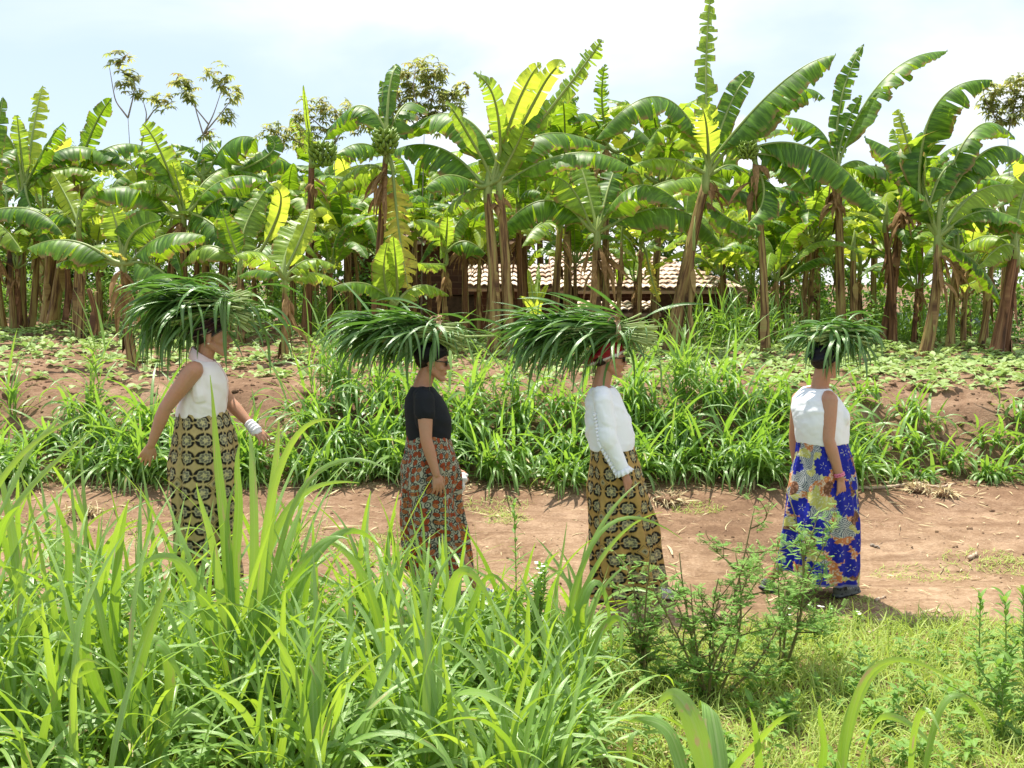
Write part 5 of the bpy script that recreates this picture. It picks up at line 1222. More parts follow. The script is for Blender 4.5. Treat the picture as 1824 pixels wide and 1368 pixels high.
# collar, wrist band, bracelet, lace edging, hand held cap
def extra():
    root, base, J, g = W[1]; L, fw, rt, nb = g['L'], g['fw'], g['rt'], g['nb']; up = A(0, 0, 1)
    c0 = nb + A(0, 0, .002); rows = []; n = 40; pk = []
    for j, (r, z, ) in enumerate(((.058, .045), (.066, .05), (.080, .015), (.090, -.018))):
        for i in range(n):
            a = .45 + (6.283 - .9) * i / (n - 1); drop = -.055 * (0.5 + .5 * math.cos(a)) ** 1.2 * (1 + j * .15)
            rr = r * (1 + .18 * (0.5 + .5 * math.cos(a))); rows.append(c0 + fw * rr * math.cos(a) + rt * rr * 1.05 * math.sin(a) + up * (z + drop - .02 * (1 - math.cos(a)) * 0 + .03 * (0.5 - .5 * math.cos(a))))
    col = np.empty((len(rows), 3)); col[:] = A(.74, .60, .60)
    me = mesh('collar', np.array(rows) - base, gridfaces(4, n), None, col, [M['cloth']]); o = obj('collar', me, root); m = o.modifiers.new('t', 'SOLIDIFY'); m.thickness = .004
    wr = J(450, 761, .12); el = J(409, 716, .20); d = nrm(wr - el)
    me = remesh([capsule(wr - d * .035, wr + d * .03, .034, .040)], .004, 2); V, N = mverts(me); V += N * (.003 * np.sin((V @ d) * 260))[:, None]; c = np.empty((len(V), 3)); c[:] = A(.74, .72, .76)
    o = obj('wristband', setmesh(me, 'wristband', V, M['cloth'], c, base), root); o['label'] = 'pale cloth wristband'
    root, base, J, g = W[4]; wr = J(1497, 852, -.18); el = J(1476, 783, -.17); d = nrm(wr - el); a1 = nrm(np.cross(d, A(0, 1, 0)))
    pk = simple('pink_beads', (.55, .10, .22), (.75, .25, .35), 90, .4)
    for k in (0, 1): torus_part('bracelet', root, base, wr - d * (.018 + .012 * k), a1 * .030, np.cross(d, a1) * .030, .0055, pk, wob=.002)
    root, base, J, g = W[3]; S_, E_, W_ = J(1074, 712, -.17), J(1084, 782, -.20), J(1112, 842, -.20)
    # lace ruffle along the back of the sleeve and at the cuff
    rows = []; pts = [S_ * (1 - t) + E_ * t for t in np.linspace(.25, 1, 60)] + [E_ * (1 - t) + W_ * t for t in np.linspace(0, .92, 60)][1:]
    n = len(pts); r0 = np.interp(np.arange(n), [0, 60, n - 1], [.058, .058, .042])
    for w_ in (0.0, .5, 1.0):
        for i, p in enumerate(pts):
            k = A(-.95, -.30, -.25 if i < 60 else -.75); k = nrm(k); rows.append(p + k * (r0[i] - .004 + w_ * .026) + A(0, .010 * w_ * math.sin(i * .9), .006 * w_ * math.sin(i * 1.7)))
    col = np.empty((len(rows), 3)); col[:] = A(.82, .83, .86); me = mesh('lace_ruffle', np.array(rows) - base, gridfaces(3, n), None, col, [M['cloth']]); o = obj('lace_ruffle', me, root); m = o.modifiers.new('t', 'SOLIDIFY'); m.thickness = .002
    d = nrm(W_ - E_); a1 = nrm(np.cross(d, A(0, 1, 0))); a2 = np.cross(d, a1); rows = []
    for w_ in (0, .4, 1.0):
        for i in range(72):
            a = 6.283 * i / 72; r = .044 + w_ * (.016 + .007 * math.sin(a * 11)); rows.append(W_ - d * .03 + d * w_ * .035 + a1 * r * math.cos(a) + a2 * r * math.sin(a))
    col = np.empty((len(rows), 3)); col[:] = A(.82, .83, .86); me = mesh('cuff_ruffle', np.array(rows) - base, gridfaces(3, 72, close=True), None, col, [M['cloth']]); o = obj('cuff_ruffle', me, root); m = o.modifiers.new('t', 'SOLIDIFY'); m.thickness = .002
    # cap held in the far hand of the second walker
    root, base, J, g = W[2]; c = J(823, 862, .10)
    me = remesh([ellipsoid(c, [A(.022, 0, -.008), A(0, .06, 0), A(.012, 0, .075)], 20, 12), ellipsoid(c + A(.014, 0, .035), [A(.022, 0, 0), A(0, .05, 0), A(0, 0, .034)], 16, 10), capsule(c + A(-.005, 0, .06), c + A(.035, 0, .055), .012, .010)], .004, 2)
    V, N = mverts(me); b2 = V.mean(0); V += N * (.004 * np.sin(V[:, 2] * 120 + V[:, 1] * 60))[:, None]; col = np.empty((len(V), 3)); col[:] = A(.68, .68, .68)
    o = obj('sun_cap', setmesh(me, 'sun_cap', V, M['cloth'], col, b2)); o.location = tuple(b2); tag(o, 'crumpled white cap held in front of the orange print skirt', 'cap')
extra()

# ---------------------------------------------------------------- head borne grass bundles
def bundle(label, D, x0, x1, py, nleaf, seed, lens, leftmix=1.0, thick=.085, drop=0.0, tie=None, fronts=8, xl=None, tilt=0.0, longstalk=None):
    """x0..x1 photo columns of the stalk bundle (cut ends at x1), py its middle row"""
    rd = np.random.default_rng(seed); a = P(x0, py, D); b = P(x1, py, D); c = (a + b) / 2; base = c - A(0, 0, thick)
    root = empty('grass_bundle', base, label, 'grass bundle')
    mb = MB(); n = 45 if leftmix < .6 else 85; hl = (b[0] - a[0]) / 2
    for k in range(n):
        r = math.sqrt(rd.random()); t = rd.random() * 6.283; y = r * math.cos(t) * thick * 1.5; z = r * math.sin(t) * thick
        xa = -hl * rd.uniform(.5, 1.25); xb = hl * rd.uniform(.72, 1.12); s = rd.normal(0, .06)
        fan = 1 + .5 * abs(rd.normal())
        pts = np.array([c + A(xa, y * 1.5 + s * .3, z * 1.3 - .02), c + A(xa * .4, y, z), c + A(xb * .4, y * .9, z * .9), c + A(xb, y * 1.2 * fan, z * 1.2 * fan - .02 + tilt * xb)])
        V, Fc, lc = tube(bezn(pts, 8), rd.uniform(.003, .0075), 6, tone=rd.random()); mb.add(V, Fc, lc, 0)
    obj('stalks', mb.mesh('stalks', [M['stalk']], base), root)
    m = nleaf; r = np.sqrt(rd.random(m)); t = rd.random(m) * 6.283
    goleft = rd.random(m) < leftmix
    u = rd.uniform(-1.15, .55, m); x = np.where(goleft, u * hl, -u * hl) if leftmix > .6 else rd.uniform(-.9, .9, m) * hl
    o = c + np.stack([x, r * np.cos(t) * thick * 1.7, r * np.sin(t) * thick * 1.15 + np.where(rd.random(m) < .3, thick * .5, 0)], 1)
    az = np.where(goleft, np.pi, 0) + rd.normal(0, .38, m); el = rd.normal(.15, .25, m) + np.sin(t) * r * .25; ln = rd.uniform(lens[0], lens[1], m)
    V, Fc, lc = blades(o, az, el, rd.uniform(.4, 1.9, m) + drop, ln, rd.uniform(.018, .038, m), 10, rd.normal(0, .35, m), rd.normal(0, .9, m), rd.random(m), .3, 1.1)
    mb = MB(); mb.add(V, Fc, lc)
    # short leaves round the cut end and strands that hang over the side nearest the viewer
    k = 45; o = c + np.stack([rd.uniform(.2, .9, k) * hl, rd.normal(0, thick, k), rd.normal(0, thick * .5, k)], 1)
    V, Fc, lc = blades(o, rd.uniform(-2.6, 1.0, k), rd.uniform(-.2, .5, k), rd.uniform(1.3, 2.4, k), rd.uniform(.10, .26, k), rd.uniform(.008, .018, k), 8, rd.normal(0, .5, k), rd.normal(0, 1, k), rd.random(k)); mb.add(V, Fc, lc)
    k = fronts; o = c + np.stack([rd.uniform(-.8, .7, k) * hl, np.full(k, -thick * 1.5), rd.uniform(-.02, .05, k)], 1)
    V, Fc, lc = blades(o, -1.57 + rd.normal(0, .6, k), rd.uniform(-.1, .4, k), rd.uniform(1.7, 2.2, k), rd.uniform(.18, .38, k), rd.uniform(.014, .026, k), 9, rd.normal(0, .4, k), rd.normal(0, .8, k), rd.random(k), .3, .6); mb.add(V, Fc, lc)
    if longstalk:
        V, Fc, lc = tube([c + A(-.1, -.06, .02), c + A(hl, -.09, -.03), P(*longstalk, D - .1)], [.008, .008, .006], 7, tone=.9); obj('long_stalk', mesh('long_stalk', V - base, Fc, lc, None, [M['stalk']]), root)
    if xl:
        for (px, y0, y1, w) in xl:
            p0 = P(px - 2, y0, D - thick * 1.9); p1 = P(px - 4, (y0 + y1) / 2, D - thick * 2.0); p2 = P(px, y1, D - thick * 1.9); B = bez(p0, p1, p2, 12); wd = w * np.clip(np.sin(np.linspace(.25, 3.1, 12)), .05, 1)
            rows = np.stack([B - A(1, .3, 0) * wd[:, None] / 2, B + A(0, .004, 0), B + A(1, .3, 0) * wd[:, None] / 2], 1); l2 = np.zeros((36, 3)); l2[:, 0] = np.repeat(np.linspace(0, .5, 12), 3); l2[:, 1] = np.tile([-1, 0, 1], 12); l2[:, 2] = .3
            mb.add(rows, gridfaces(12, 3), l2)
    obj('leaves', mb.mesh('leaves', [M['grass_cut']], base), root)
    if tie:
        tx = P(tie, py, D)[0]; cc = A(tx, D, c[2]); mt = simple('fibre_tie', (.42, .24, .13), (.60, .42, .28), 40, .9)
        mb = MB()
        for q in range(5):
            th = np.linspace(0, 6.283, 30); pts = np.stack([tx + (q - 2) * .006 + .004 * np.sin(th * 3 + q), D + np.cos(th) * thick * 1.62, cc[2] + np.sin(th) * thick * 1.15 + .004], 1); V, Fc, lc = tube(pts, .005, 6, cap=False); mb.add(V, Fc, lc)
        for q in range(6):
            p0 = cc + A(0, -.02, thick * 1.15); p1 = p0 + A(rd.normal(0, .02), rd.normal(0, .02), .035); p2 = p0 + A(rd.normal(0, .035), rd.normal(0, .03), rd.uniform(.0, .05)); V, Fc, lc = tube(bez(p0, p1, p2, 8), .0045, 6); mb.add(V, Fc, lc)
        obj('tie', mb.mesh('tie', [mt], base), root)
    return root
def bezn(pts, n):
    pts = np.asarray(pts); t = np.linspace(0, len(pts) - 1, n); B = np.array([[np.interp(q, range(len(pts)), pts[:, k]) for k in range(3)] for q in t]); B[1:-1] = (B[:-2] + 2 * B[1:-1] + B[2:]) / 4; return B
bundle('dark green grass bundle on the leftmost walker, longest leaves hanging far down behind her', 6.75, 318, 450, 546, 400, 1, (.28, .50), .96, .078, .35, None, 6, [(404, 528, 662, .024), (399, 530, 600, .018)], tilt=-.03)
bundle('grass bundle on the black shirted walker with one long pale stalk poking forward', 7.0, 672, 828, 590, 340, 2, (.26, .47), .95, .055, .05, 783, 12, [(728, 580, 700, .022)], tilt=-.10, longstalk=(880, 598))
bundle('neatly tied grass bundle on the walker with the red scarf, leaves swept back', 7.0, 990, 1162, 592, 420, 3, (.28, .50), .98, .060, .05, 1099, 8, None)
bundle('ragged grass bundle on the rightmost walker, drooping on both sides of her head', 7.0, 1440, 1535, 596, 240, 4, (.15, .29), .45, .060, .25, None, 16, [(1482, 590, 668, .02)])
# ---------------------------------------------------------------- grasses and herbs
def tiller_clump(mb, ctr, n, h, spread, L, Wd, rd, lean=.35, K=8, leaves=7, face=None, up=1.15, dr=(1.2, 2.2), upr=.25, lastup=1.38, bias=0.0, dry=.05):
    """tillers: leaning culms that carry arching leaves on alternate sides"""
    m = n * leaves
    a = rd.random(n) * 6.283; r = np.sqrt(rd.random(n)) * spread
    if face is not None: a2 = face + rd.normal(0, 1.1, n); a = np.where(rd.random(n) < .6, a2, a)
    b = np.asarray(ctr) + np.stack([np.cos(a) * r, np.sin(a) * r, 0 * r], 1)
    b[:, 2] = gz(b[:, 0], b[:, 1]) - .02
    tl = lean * rd.random(n); hh = h * rd.uniform(.55, 1.1, n)
    top = b + np.stack([np.cos(a) * np.sin(tl), np.sin(a) * np.sin(tl), np.cos(tl)], 1) * hh[:, None]
    f = np.tile((np.arange(leaves) + .6) / leaves, n) + rd.normal(0, .03, m); f = np.clip(f, .05, 1)
    i = np.repeat(np.arange(n), leaves)
    o = b[i] * (1 - f[:, None]) + top[i] * f[:, None]
    az = a[i] + rd.uniform(-1.7, 1.7, m) + (np.arange(m) % 2) * 2.2
    if bias: az = np.where(rd.random(m) < bias, -1.57 + rd.normal(0, .75, m), az)
    last = f > .86
    el = np.where(last, rd.normal(lastup, .15, m), rd.normal(up, upr, m)); drp = np.where(last, rd.uniform(.2, 1.1, m), rd.uniform(dr[0], dr[1], m))
    V, Fc, lc = blades(o, az, el, drp, L * rd.uniform(.55, 1.15, m) * (.75 + .35 * f), Wd * rd.uniform(.6, 1.2, m), K, rd.normal(0, .35, m), rd.normal(0, .8, m), rd.random(m), .28, 1.35)
    mb.add(V, Fc, lc, 0)
    if dry:
        k = max(1, int(m * dry)); j = rd.integers(0, m, k)
        V, Fc, lc = blades(o[j] * .6 + b[i[j]] * .4, az[j], rd.normal(.3, .3, k), rd.uniform(1, 2.2, k), L * rd.uniform(.3, .8, k), Wd * .6, 7, rd.normal(0, .5, k), rd.normal(0, 1.5, k), rd.random(k), .5); mb.add(V, Fc, lc, 1)
    V, Fc, lc = blades(b, a, np.pi / 2 - tl, 0.02, hh, .016, 3, 0, 0, rd.random(n), .9, 1, pnarrow=1); mb.add(V, Fc, lc, 0)

rd_ = np.random.default_rng(77)
# the row of napier grass planted on the far bank
mb = MB()
x = -6.2
while x < 6.4:
    right = x > 3.05
    soft = 1 - .30 * float(sstep(-3.0, -4.2, x)) - .0
    for row, (yy, hh, LL, nn) in enumerate(((9.70, .22, .62, 8), (10.08, .27, .66, 8), (10.46, .34, .64, 7))):
        if right and (row == 2 and rd_.random() < .6): continue
        if x < -2.6 and row == 2 and rd_.random() < .75: continue
        if -2.6 < x < 0 and row == 2 and rd_.random() < .35: continue
        cx_ = x + rd_.normal(0, .07); cy_ = yy + rd_.normal(0, .09)
        k = .62 if right else 1.0
        var = 1 + .45 * float(fbm(x * 1.3, row * 3.0, 2)) * 2
        tiller_clump(mb, A(cx_, cy_, 0), max(4, int(nn * k * 1.25)), hh * k * var * soft, .11, LL * (.60 if right else 1) * var * soft, .034, rd_, .8, 10, 7, -1.57, .95, (1.7, 2.9), .3, 1.05, .45, .06)
    x += .33
for px, py, hh in ((590, 640, .75), (575, 650, .75), (605, 655, .7), (165, 700, .6), (1195, 690, .62), (1220, 690, .7), (1240, 700, .55), (860, 690, .35), (30, 690, .3)):
    p = P(px, py, 10.6); tiller_clump(mb, A(p[0], 10.5, 0), 4, hh, .07, .6, .026, rd_, .25, 9, 6, None, 1.25, (.8, 1.7))
tag(obj('napier_grass', mb.mesh('napier_grass', [M['grass'], M['straw']])), 'dense hedge of arching napier grass along the far bank of the path', 'grass', None, 'stuff')
mb = MB()
for px, d, hh in [(1225 + 22 * k, 16.2 + .25 * (k % 3), .55) for k in range(9)] + [(560, 17, .5), (600, 17.2, .5)] + [(1600 + 30 * k, 17.5, .3) for k in range(3)]:
    p = P(px, 600, d); tiller_clump(mb, A(p[0], d, 0), 9, hh, .22, .6, .026, rd_, .5, 6, 6, None, 1.1)
tag(obj('tall_grass', mb.mesh('tall_grass', [M['grass'], M['straw']])), 'tall loose grass growing under the bananas right of the tiled roof', 'grass', None, 'stuff')

# bean seedlings over the field
def seedlings():
    rd = np.random.default_rng(5); n = 5200
    x = rd.uniform(-8.5, 8.5, n); y = 10.75 + 7.2 * rd.random(n) ** 1.15
    dens = .30 + .55 * sstep(.5, 3.5, x) + .35 * sstep(12.3, 14, y) + .5 * fbm(x * .9, y * 1.2, 3); dens -= .5 * (1 - sstep(11.0, 11.7, y))
    keep = rd.random(n) < np.clip(dens, .04, 1); x = x[keep]; y = y[keep]; n = len(x); z = gz(x, y) + rd.uniform(.02, .09, n)
    k = 5; i = np.repeat(np.arange(n), k); m = n * k; o = np.stack([x, y, z], 1)[i]
    az = np.tile(np.arange(k) * 1.257, n) + rd.normal(0, .35, m); s = rd.uniform(.6, 1.25, n)[i]
    V, Fc, lc = blades(o, az, rd.normal(.45, .3, m), rd.uniform(.4, 1.2, m), .105 * s, .068 * s, 3, 0, rd.normal(0, .4, m), rd.random(n)[i], .15, 1.1, 'leaf')
    mb = MB(); mb.add(V, Fc, lc); tag(obj('bean_seedlings', mb.mesh('bean_seedlings', [M['seedling']])), 'pale green seedlings scattered over the brown field', 'seedlings', None, 'stuff')
seedlings()

# soil clods and litter
def clods():
    rd = np.random.default_rng(8); n = 5200
    x = rd.uniform(-7, 7, n); y = np.where(rd.random(n) < .72, rd.uniform(9.5, 14.5, n), rd.uniform(6.4, 9.6, n))
    s = np.exp(rd.normal(-4.5, .6, n)) * np.where(y > 9.5, 1.2, .5) * np.where((x > 2.5) & (y > 9.6) & (y < 12), 1.1, 1)
    z = gz(x, y); V0, F0 = ellipsoid(A(0, 0, 0), [A(1, 0, 0), A(0, 1, 0), A(0, 0, .7)], 8, 5)
    Vs = V0[None] * (1 + .3 * rd.normal(size=(n, len(V0), 1)).clip(-1, 1)) * s[:, None, None]; a = rd.random(n) * 6.28
    X = Vs[..., 0] * np.cos(a)[:, None] - Vs[..., 1] * np.sin(a)[:, None]; Y = Vs[..., 0] * np.sin(a)[:, None] + Vs[..., 1] * np.cos(a)[:, None]
    Vs = np.stack([X + x[:, None], Y + y[:, None], Vs[..., 2] + z[:, None]], -1).reshape(-1, 3)
    Fc = (F0[None] + (np.arange(n) * len(V0))[:, None, None]).reshape(-1, 4)
    tag(obj('soil_clods', mesh('soil_clods', Vs, Fc, None, None, [M['soil']])), 'loose clods of brown soil', 'soil', None, 'stuff')
    # straw, chips and dead leaves
    n = 6500; x = rd.uniform(-6, 6, n); y = np.where(rd.random(n) < .55, rd.uniform(3.6, 6.6, n), np.where(rd.random(n) < .5, rd.normal(9.55, .22, n), rd.uniform(6.6, 9.6, n)))
    o = np.stack([x, y, gz(x, y) + .012], 1)
    V, Fc, lc = blades(o, rd.uniform(0, 6.28, n), rd.normal(.02, .12, n), rd.normal(.1, .2, n), np.exp(rd.normal(-2.6, .6, n)).clip(.02, .35), np.exp(rd.normal(-5.0, .4, n)), 4, rd.normal(0, .5, n), rd.normal(0, 1.5, n), rd.random(n), .3)
    V[:, 2] = np.maximum(V[:, 2], gz(V[:, 0], V[:, 1]) + .004)
    mb = MB(); mb.add(V, Fc, lc); tag(obj('dry_litter', mb.mesh('dry_litter', [M['straw']])), 'dry straw and broken leaves littering the verge and path edge', 'litter', None, 'stuff')
clods()

# low grass of the near verge, and thin patches on the path
def verge():
    rd = np.random.default_rng(15); n = 62000
    x = rd.uniform(-3.6, 3.8, n); y = rd.uniform(3.5, 6.9, n)
    edge = 6.35 + .35 * fbm(x * 1.3, x * 0 + 2, 3) * 2 + .15 * sstep(2, 3.4, x); dens = (1 - sstep(edge - .25, edge + .12, y)) * (.85 + .9 * fbm(x * 1.8, y * 1.8, 3) + .35)
    keep = rd.random(n) < dens; x, y = x[keep], y[keep]; n = len(x); z = gz(x, y) - .01
    V, Fc, lc = blades(np.stack([x, y, z], 1), rd.uniform(0, 6.28, n), rd.normal(.95, .4, n), rd.uniform(.3, 1.9, n), rd.uniform(.05, .19, n) * (.8 + .6 * vnoise(x * 2, y * 2)), rd.uniform(.004, .010, n), 4, rd.normal(0, .6, n), rd.normal(0, 1, n), rd.random(n))
    mb = MB(); mb.add(V, Fc, lc)
    cs = [(1640, 1000, 7.6, .22), (1750, 985, 7.9, .2), (1810, 970, 7.8, .2), (715, 935, 8.3, .15), (880, 920, 9.0, .18), (905, 935, 8.7, .12), (1240, 915, 9.0, .15), (560, 950, 8.3, .3), (600, 985, 8.0, .25), (130, 935, 8.6, .5), (180, 960, 8.2, .5), (1500, 1095, 6.9, .15)]
    for px, py, d, r in cs:
        p = P(px, py, d); k = 260; a = rd.random(k) * 6.28; q = np.sqrt(rd.random(k)) * r; xx = p[0] + q * np.cos(a) * 1.6; yy = d + q * np.sin(a)
        V, Fc, lc = blades(np.stack([xx, yy, gz(xx, yy)], 1), rd.uniform(0, 6.28, k), rd.normal(.5, .3, k), rd.uniform(.3, 1, k), rd.uniform(.02, .07, k), .006, 3, 0, 0, rd.random(k)); mb.add(V, Fc, lc)
    tag(obj('verge_grass', mb.mesh('verge_grass', [M['verge']])), 'short yellow green grass of the near verge and path patches', 'grass', None, 'stuff')
verge()

# broad leaved herbs low down in the foreground
def herbs():
    rd = np.random.default_rng(19); mb = MB(); n = 900
    x = rd.uniform(-3.2, 3.4, n); y = rd.uniform(3.6, 6.3, n); left = x < .35
    keep = rd.random(n) < np.where(left, .95, .45); x, y = x[keep], y[keep]; n = len(x); H = np.where(x < .35, rd.uniform(.12, .42, n), rd.uniform(.06, .2, n)) * (1 - .5 * sstep(5.2, 6.3, y))
    k = 16; i = np.repeat(np.arange(n), k); m = n * k; f = np.tile((np.arange(k) + 1) / k, n)
    ln = rd.normal(0, .25, (n, 2)); o = np.stack([x[i] + ln[i, 0] * H[i] * f, y[i] + ln[i, 1] * H[i] * f, gz(x, y)[i] + H[i] * f], 1)
    V, Fc, lc = blades(o, np.tile(np.arange(k) * 2.4, n) + rd.normal(0, .3, m), rd.normal(.5, .25, m), rd.uniform(.3, 1.3, m), rd.uniform(.04, .095, m), rd.uniform(.014, .036, m), 4, 0, rd.normal(0, .3, m), rd.random(n)[i], .2, 1.1, 'leaf'); mb.add(V, Fc, lc)
    V, Fc, lc = blades(np.stack([x, y, gz(x, y)], 1), np.arctan2(ln[:, 1], ln[:, 0]), np.pi / 2 - np.hypot(ln[:, 0], ln[:, 1]), 0, H * 1.02, .006, 2, pnarrow=1); mb.add(V, Fc, lc)
    tag(obj('ground_herbs', mb.mesh('ground_herbs', [M['weed']])), 'low broad leaved herbs between the foreground grasses', 'herbs', None, 'stuff')
herbs()

# the mass of tall napier grass in the near left foreground
mb = MB(); rd_ = np.random.default_rng(31)
for k in range(92):
    u = rd_.random(); px = -160 + 1180 * u ** 1.1; d = rd_.uniform(3.9, 6.0)
    tall = 1.08 - .60 * sstep(450, 1000, px)
    p = P(px, 1200, d); h = tall * rd_.uniform(.30, .55)
    tiller_clump(mb, A(p[0], d, 0), 4, h, .09, .74 * (.6 + .4 * tall), .032, rd_, .5, 11, 6, None, 1.1, (.8, 2.5), .32)
tag(obj('foreground_grass', mb.mesh('foreground_grass', [M['grass_near'], M['straw']])), 'mass of tall bright napier grass filling the near left foreground', 'grass', None, 'stuff')

def heroblade(mb, x0, y0, x1, y1, x2, y2, d, wpx, rd, dd=0.0, nref=None):
    B = bez(P(x0, y0, d), P(x1, y1, d + dd * .5), P(x2, y2, d + dd), 16); s9 = np.linspace(0, 1, 16); B += (np.sin(s9 * rd.uniform(5, 9) + rd.uniform(0, 6)) * s9 * (1 - s9) * .05)[:, None] * nrm(rd.normal(size=3)); w = wpx * d / F; s = np.linspace(0, 1, 16)
    T = np.gradient(B, axis=0); T /= np.linalg.norm(T, axis=1)[:, None]; n0 = nrm(A(rd.normal(0, .5), -1, rd.uniform(0, .7))) if nref is None else nrm(nref)
    S = np.cross(T, n0); S /= np.linalg.norm(S, axis=1)[:, None]; Nn = np.cross(S, T)
    tw9 = (s * rd.normal(0, .5) + .15 * np.sin(s * 7 + rd.uniform(0, 6)))[:, None]; S, Nn = np.cos(tw9) * S + np.sin(tw9) * Nn, np.cos(tw9) * Nn - np.sin(tw9) * S
    ww = (w * .5 * (.6 + .4 * np.minimum(1, s * 4)) * np.clip(1 - s ** 2.2, .03, 1) ** .8)[:, None]
    rows = np.stack([B + S * ww - Nn * ww * .25, B, B - S * ww - Nn * ww * .25], 1); lc = np.zeros((48, 3)); lc[:, 0] = np.repeat(s, 3) * 1.0; lc[:, 1] = np.tile([-1, 0, 1], 16); lc[:, 2] = rd.random()
    mb.add(rows, gridfaces(16, 3), lc)
def clumpthing(label, px, py, d, blades_, seed, fill=None, mat='grass_near'):
    rd = np.random.default_rng(seed); b = P(px, py, d); b[2] = float(gz(b[0], d)); root_mb = MB()
    for t in blades_:
        heroblade(root_mb, *t[:6], t[7] if len(t) > 7 else d, t[6], rd, rd.uniform(-.3, .3))
    if fill:
        n, h, L, W_ = fill; tiller_clump(root_mb, b, n, h, .10, L, W_, rd, .35, 10, 6, None, 1.25, (.6, 1.7), .25)
    o = obj('grass_clump', root_mb.mesh('grass_clump', [M[mat], M['straw']], b)); o.location = tuple(b)
    tag(o, label, 'grass clump', 'single napier grass clumps of the foreground'); return o
clumpthing('tallest napier clump, its pale blades rising before the leftmost walker', 430, 1300, 4.7, [
 (410, 1300, 398, 960, 374, 668, 27), (452, 1250, 478, 960, 497, 748, 26), (425, 1250, 420, 940, 428, 788, 20), (445, 1240, 452, 900, 443, 770, 18), (440, 1200, 500, 930, 640, 860, 18), (460, 1150, 500, 830, 612, 752, 15),
 (470, 1100, 560, 850, 705, 846, 13), (440, 1200, 470, 960, 560, 770, 16), (430, 1250, 380, 1000, 350, 860, 18), (420, 1260, 350, 1040, 300, 900, 18), (470, 1180, 540, 1000, 620, 960, 20), (480, 1200, 590, 960, 700, 1010, 18),
 (450, 1230, 500, 1010, 540, 900, 22), (420, 1280, 330, 1010, 205, 1060, 18), (440, 1280, 460, 1090, 545, 1180, 22), (430, 1250, 405, 990, 420, 860, 15)], 1, (5, .5, .6, .026))
clumpthing('leftmost napier clump with long blades sweeping up right from the photo edge', 20, 1250, 4.6, [
 (-40, 1050, 40, 890, 175, 758, 15), (-60, 1000, 20, 830, 165, 734, 13), (-30, 1100, 60, 930, 165, 830, 16), (110, 1250, 70, 980, 18, 788, 15), (60, 1280, 30, 1010, -10, 800, 22), (-20, 950, 60, 800, 110, 740, 10),
 (90, 1300, 120, 1040, 90, 880, 22), (130, 1300, 170, 1080, 230, 890, 24), (200, 1280, 205, 1060, 228, 892, 20), (30, 1300, 60, 1090, 150, 1040, 20), (0, 1250, -10, 1000, 40, 900, 22), (70, 1330, 100, 1150, 70, 1010, 20)], 2, (5, .5, .65, .028))
clumpthing('napier clump with one wide yellow green blade standing at lower left', 240, 1368, 4.2, [
 (225, 1420, 245, 1210, 305, 1015, 36), (250, 1420, 300, 1170, 210, 1165, 24), (235, 1430, 130, 1150, 60, 1210, 26), (260, 1420, 270, 1160, 340, 1250, 30), (240, 1400, 190, 1130, 140, 1010, 22), (250, 1420, 330, 1270, 395, 1368, 34), (230, 1400, 160, 1180, 165, 1060, 24)], 3, (3, .35, .55, .03))
clumpthing('napier clump with blades arching over before the hem of the orange print skirt', 740, 1330, 5.0, [
 (735, 1300, 705, 1080, 770, 905, 12), (700, 1250, 710, 1080, 706, 930, 14), (790, 1280, 798, 1080, 793, 870, 9), (740, 1300, 760, 1080, 840, 960, 12), (800, 1330, 812, 1030, 900, 1130, 22), (700, 1320, 660, 1060, 570, 960, 20), (735, 1350, 748, 1180, 760, 1095, 24),
 (690, 1300, 640, 1130, 560, 1080, 20), (720, 1320, 700, 1150, 680, 1000, 16), (780, 1320, 850, 1060, 905, 1060, 14), (760, 1340, 790, 1180, 850, 1200, 20)], 4, (7, .28, .45, .022))
clumpthing('napier clump left of the white bloused walker with blades bent over her skirt', 1000, 1290, 5.2, [
 (985, 1250, 1040, 1000, 1140, 858, 13), (1000, 1250, 1060, 960, 1215, 960, 11), (990, 1260, 1060, 1010, 1180, 912, 11), (960, 1250, 950, 1090, 985, 978, 15), (1005, 1240, 1060, 1080, 1125, 1000, 10), (985, 1260, 990, 1080, 1010, 930, 10), (990, 1270, 1060, 1040, 1090, 1190, 16),
 (975, 1280, 930, 1090, 850, 1010, 14), (1000, 1280, 1090, 1100, 1100, 1220, 16), (980, 1280, 880, 1120, 890, 1230, 18)], 5, (6, .25, .45, .020))
clumpthing('pair of very broad pale napier blades cut by the bottom edge right of the centre', 1250, 1400, 3.9, [
 (1270, 1440, 1225, 1262, 1170, 1262, 44), (1290, 1440, 1270, 1275, 1245, 1262, 50), (1240, 1440, 1190, 1310, 1120, 1285, 30), (1130, 1440, 1120, 1340, 1140, 1300, 16), (1270, 1440, 1345, 1320, 1420, 1270, 18), (1340, 1440, 1350, 1340, 1335, 1260, 16)], 6)
clumpthing('napier clump at lower right with one long blade arching to the right', 1500, 1400, 4.2, [
 (1490, 1420, 1520, 1260, 1565, 1170, 20), (1500, 1420, 1560, 1190, 1730, 1235, 15), (1500, 1400, 1545, 1220, 1640, 1180, 14), (1465, 1420, 1464, 1320, 1460, 1255, 15), (1520, 1420, 1580, 1280, 1690, 1368, 18), (1620, 1420, 1640, 1270, 1680, 1320, 15), (1640, 1420, 1700, 1240, 1790, 1368, 14)], 7)

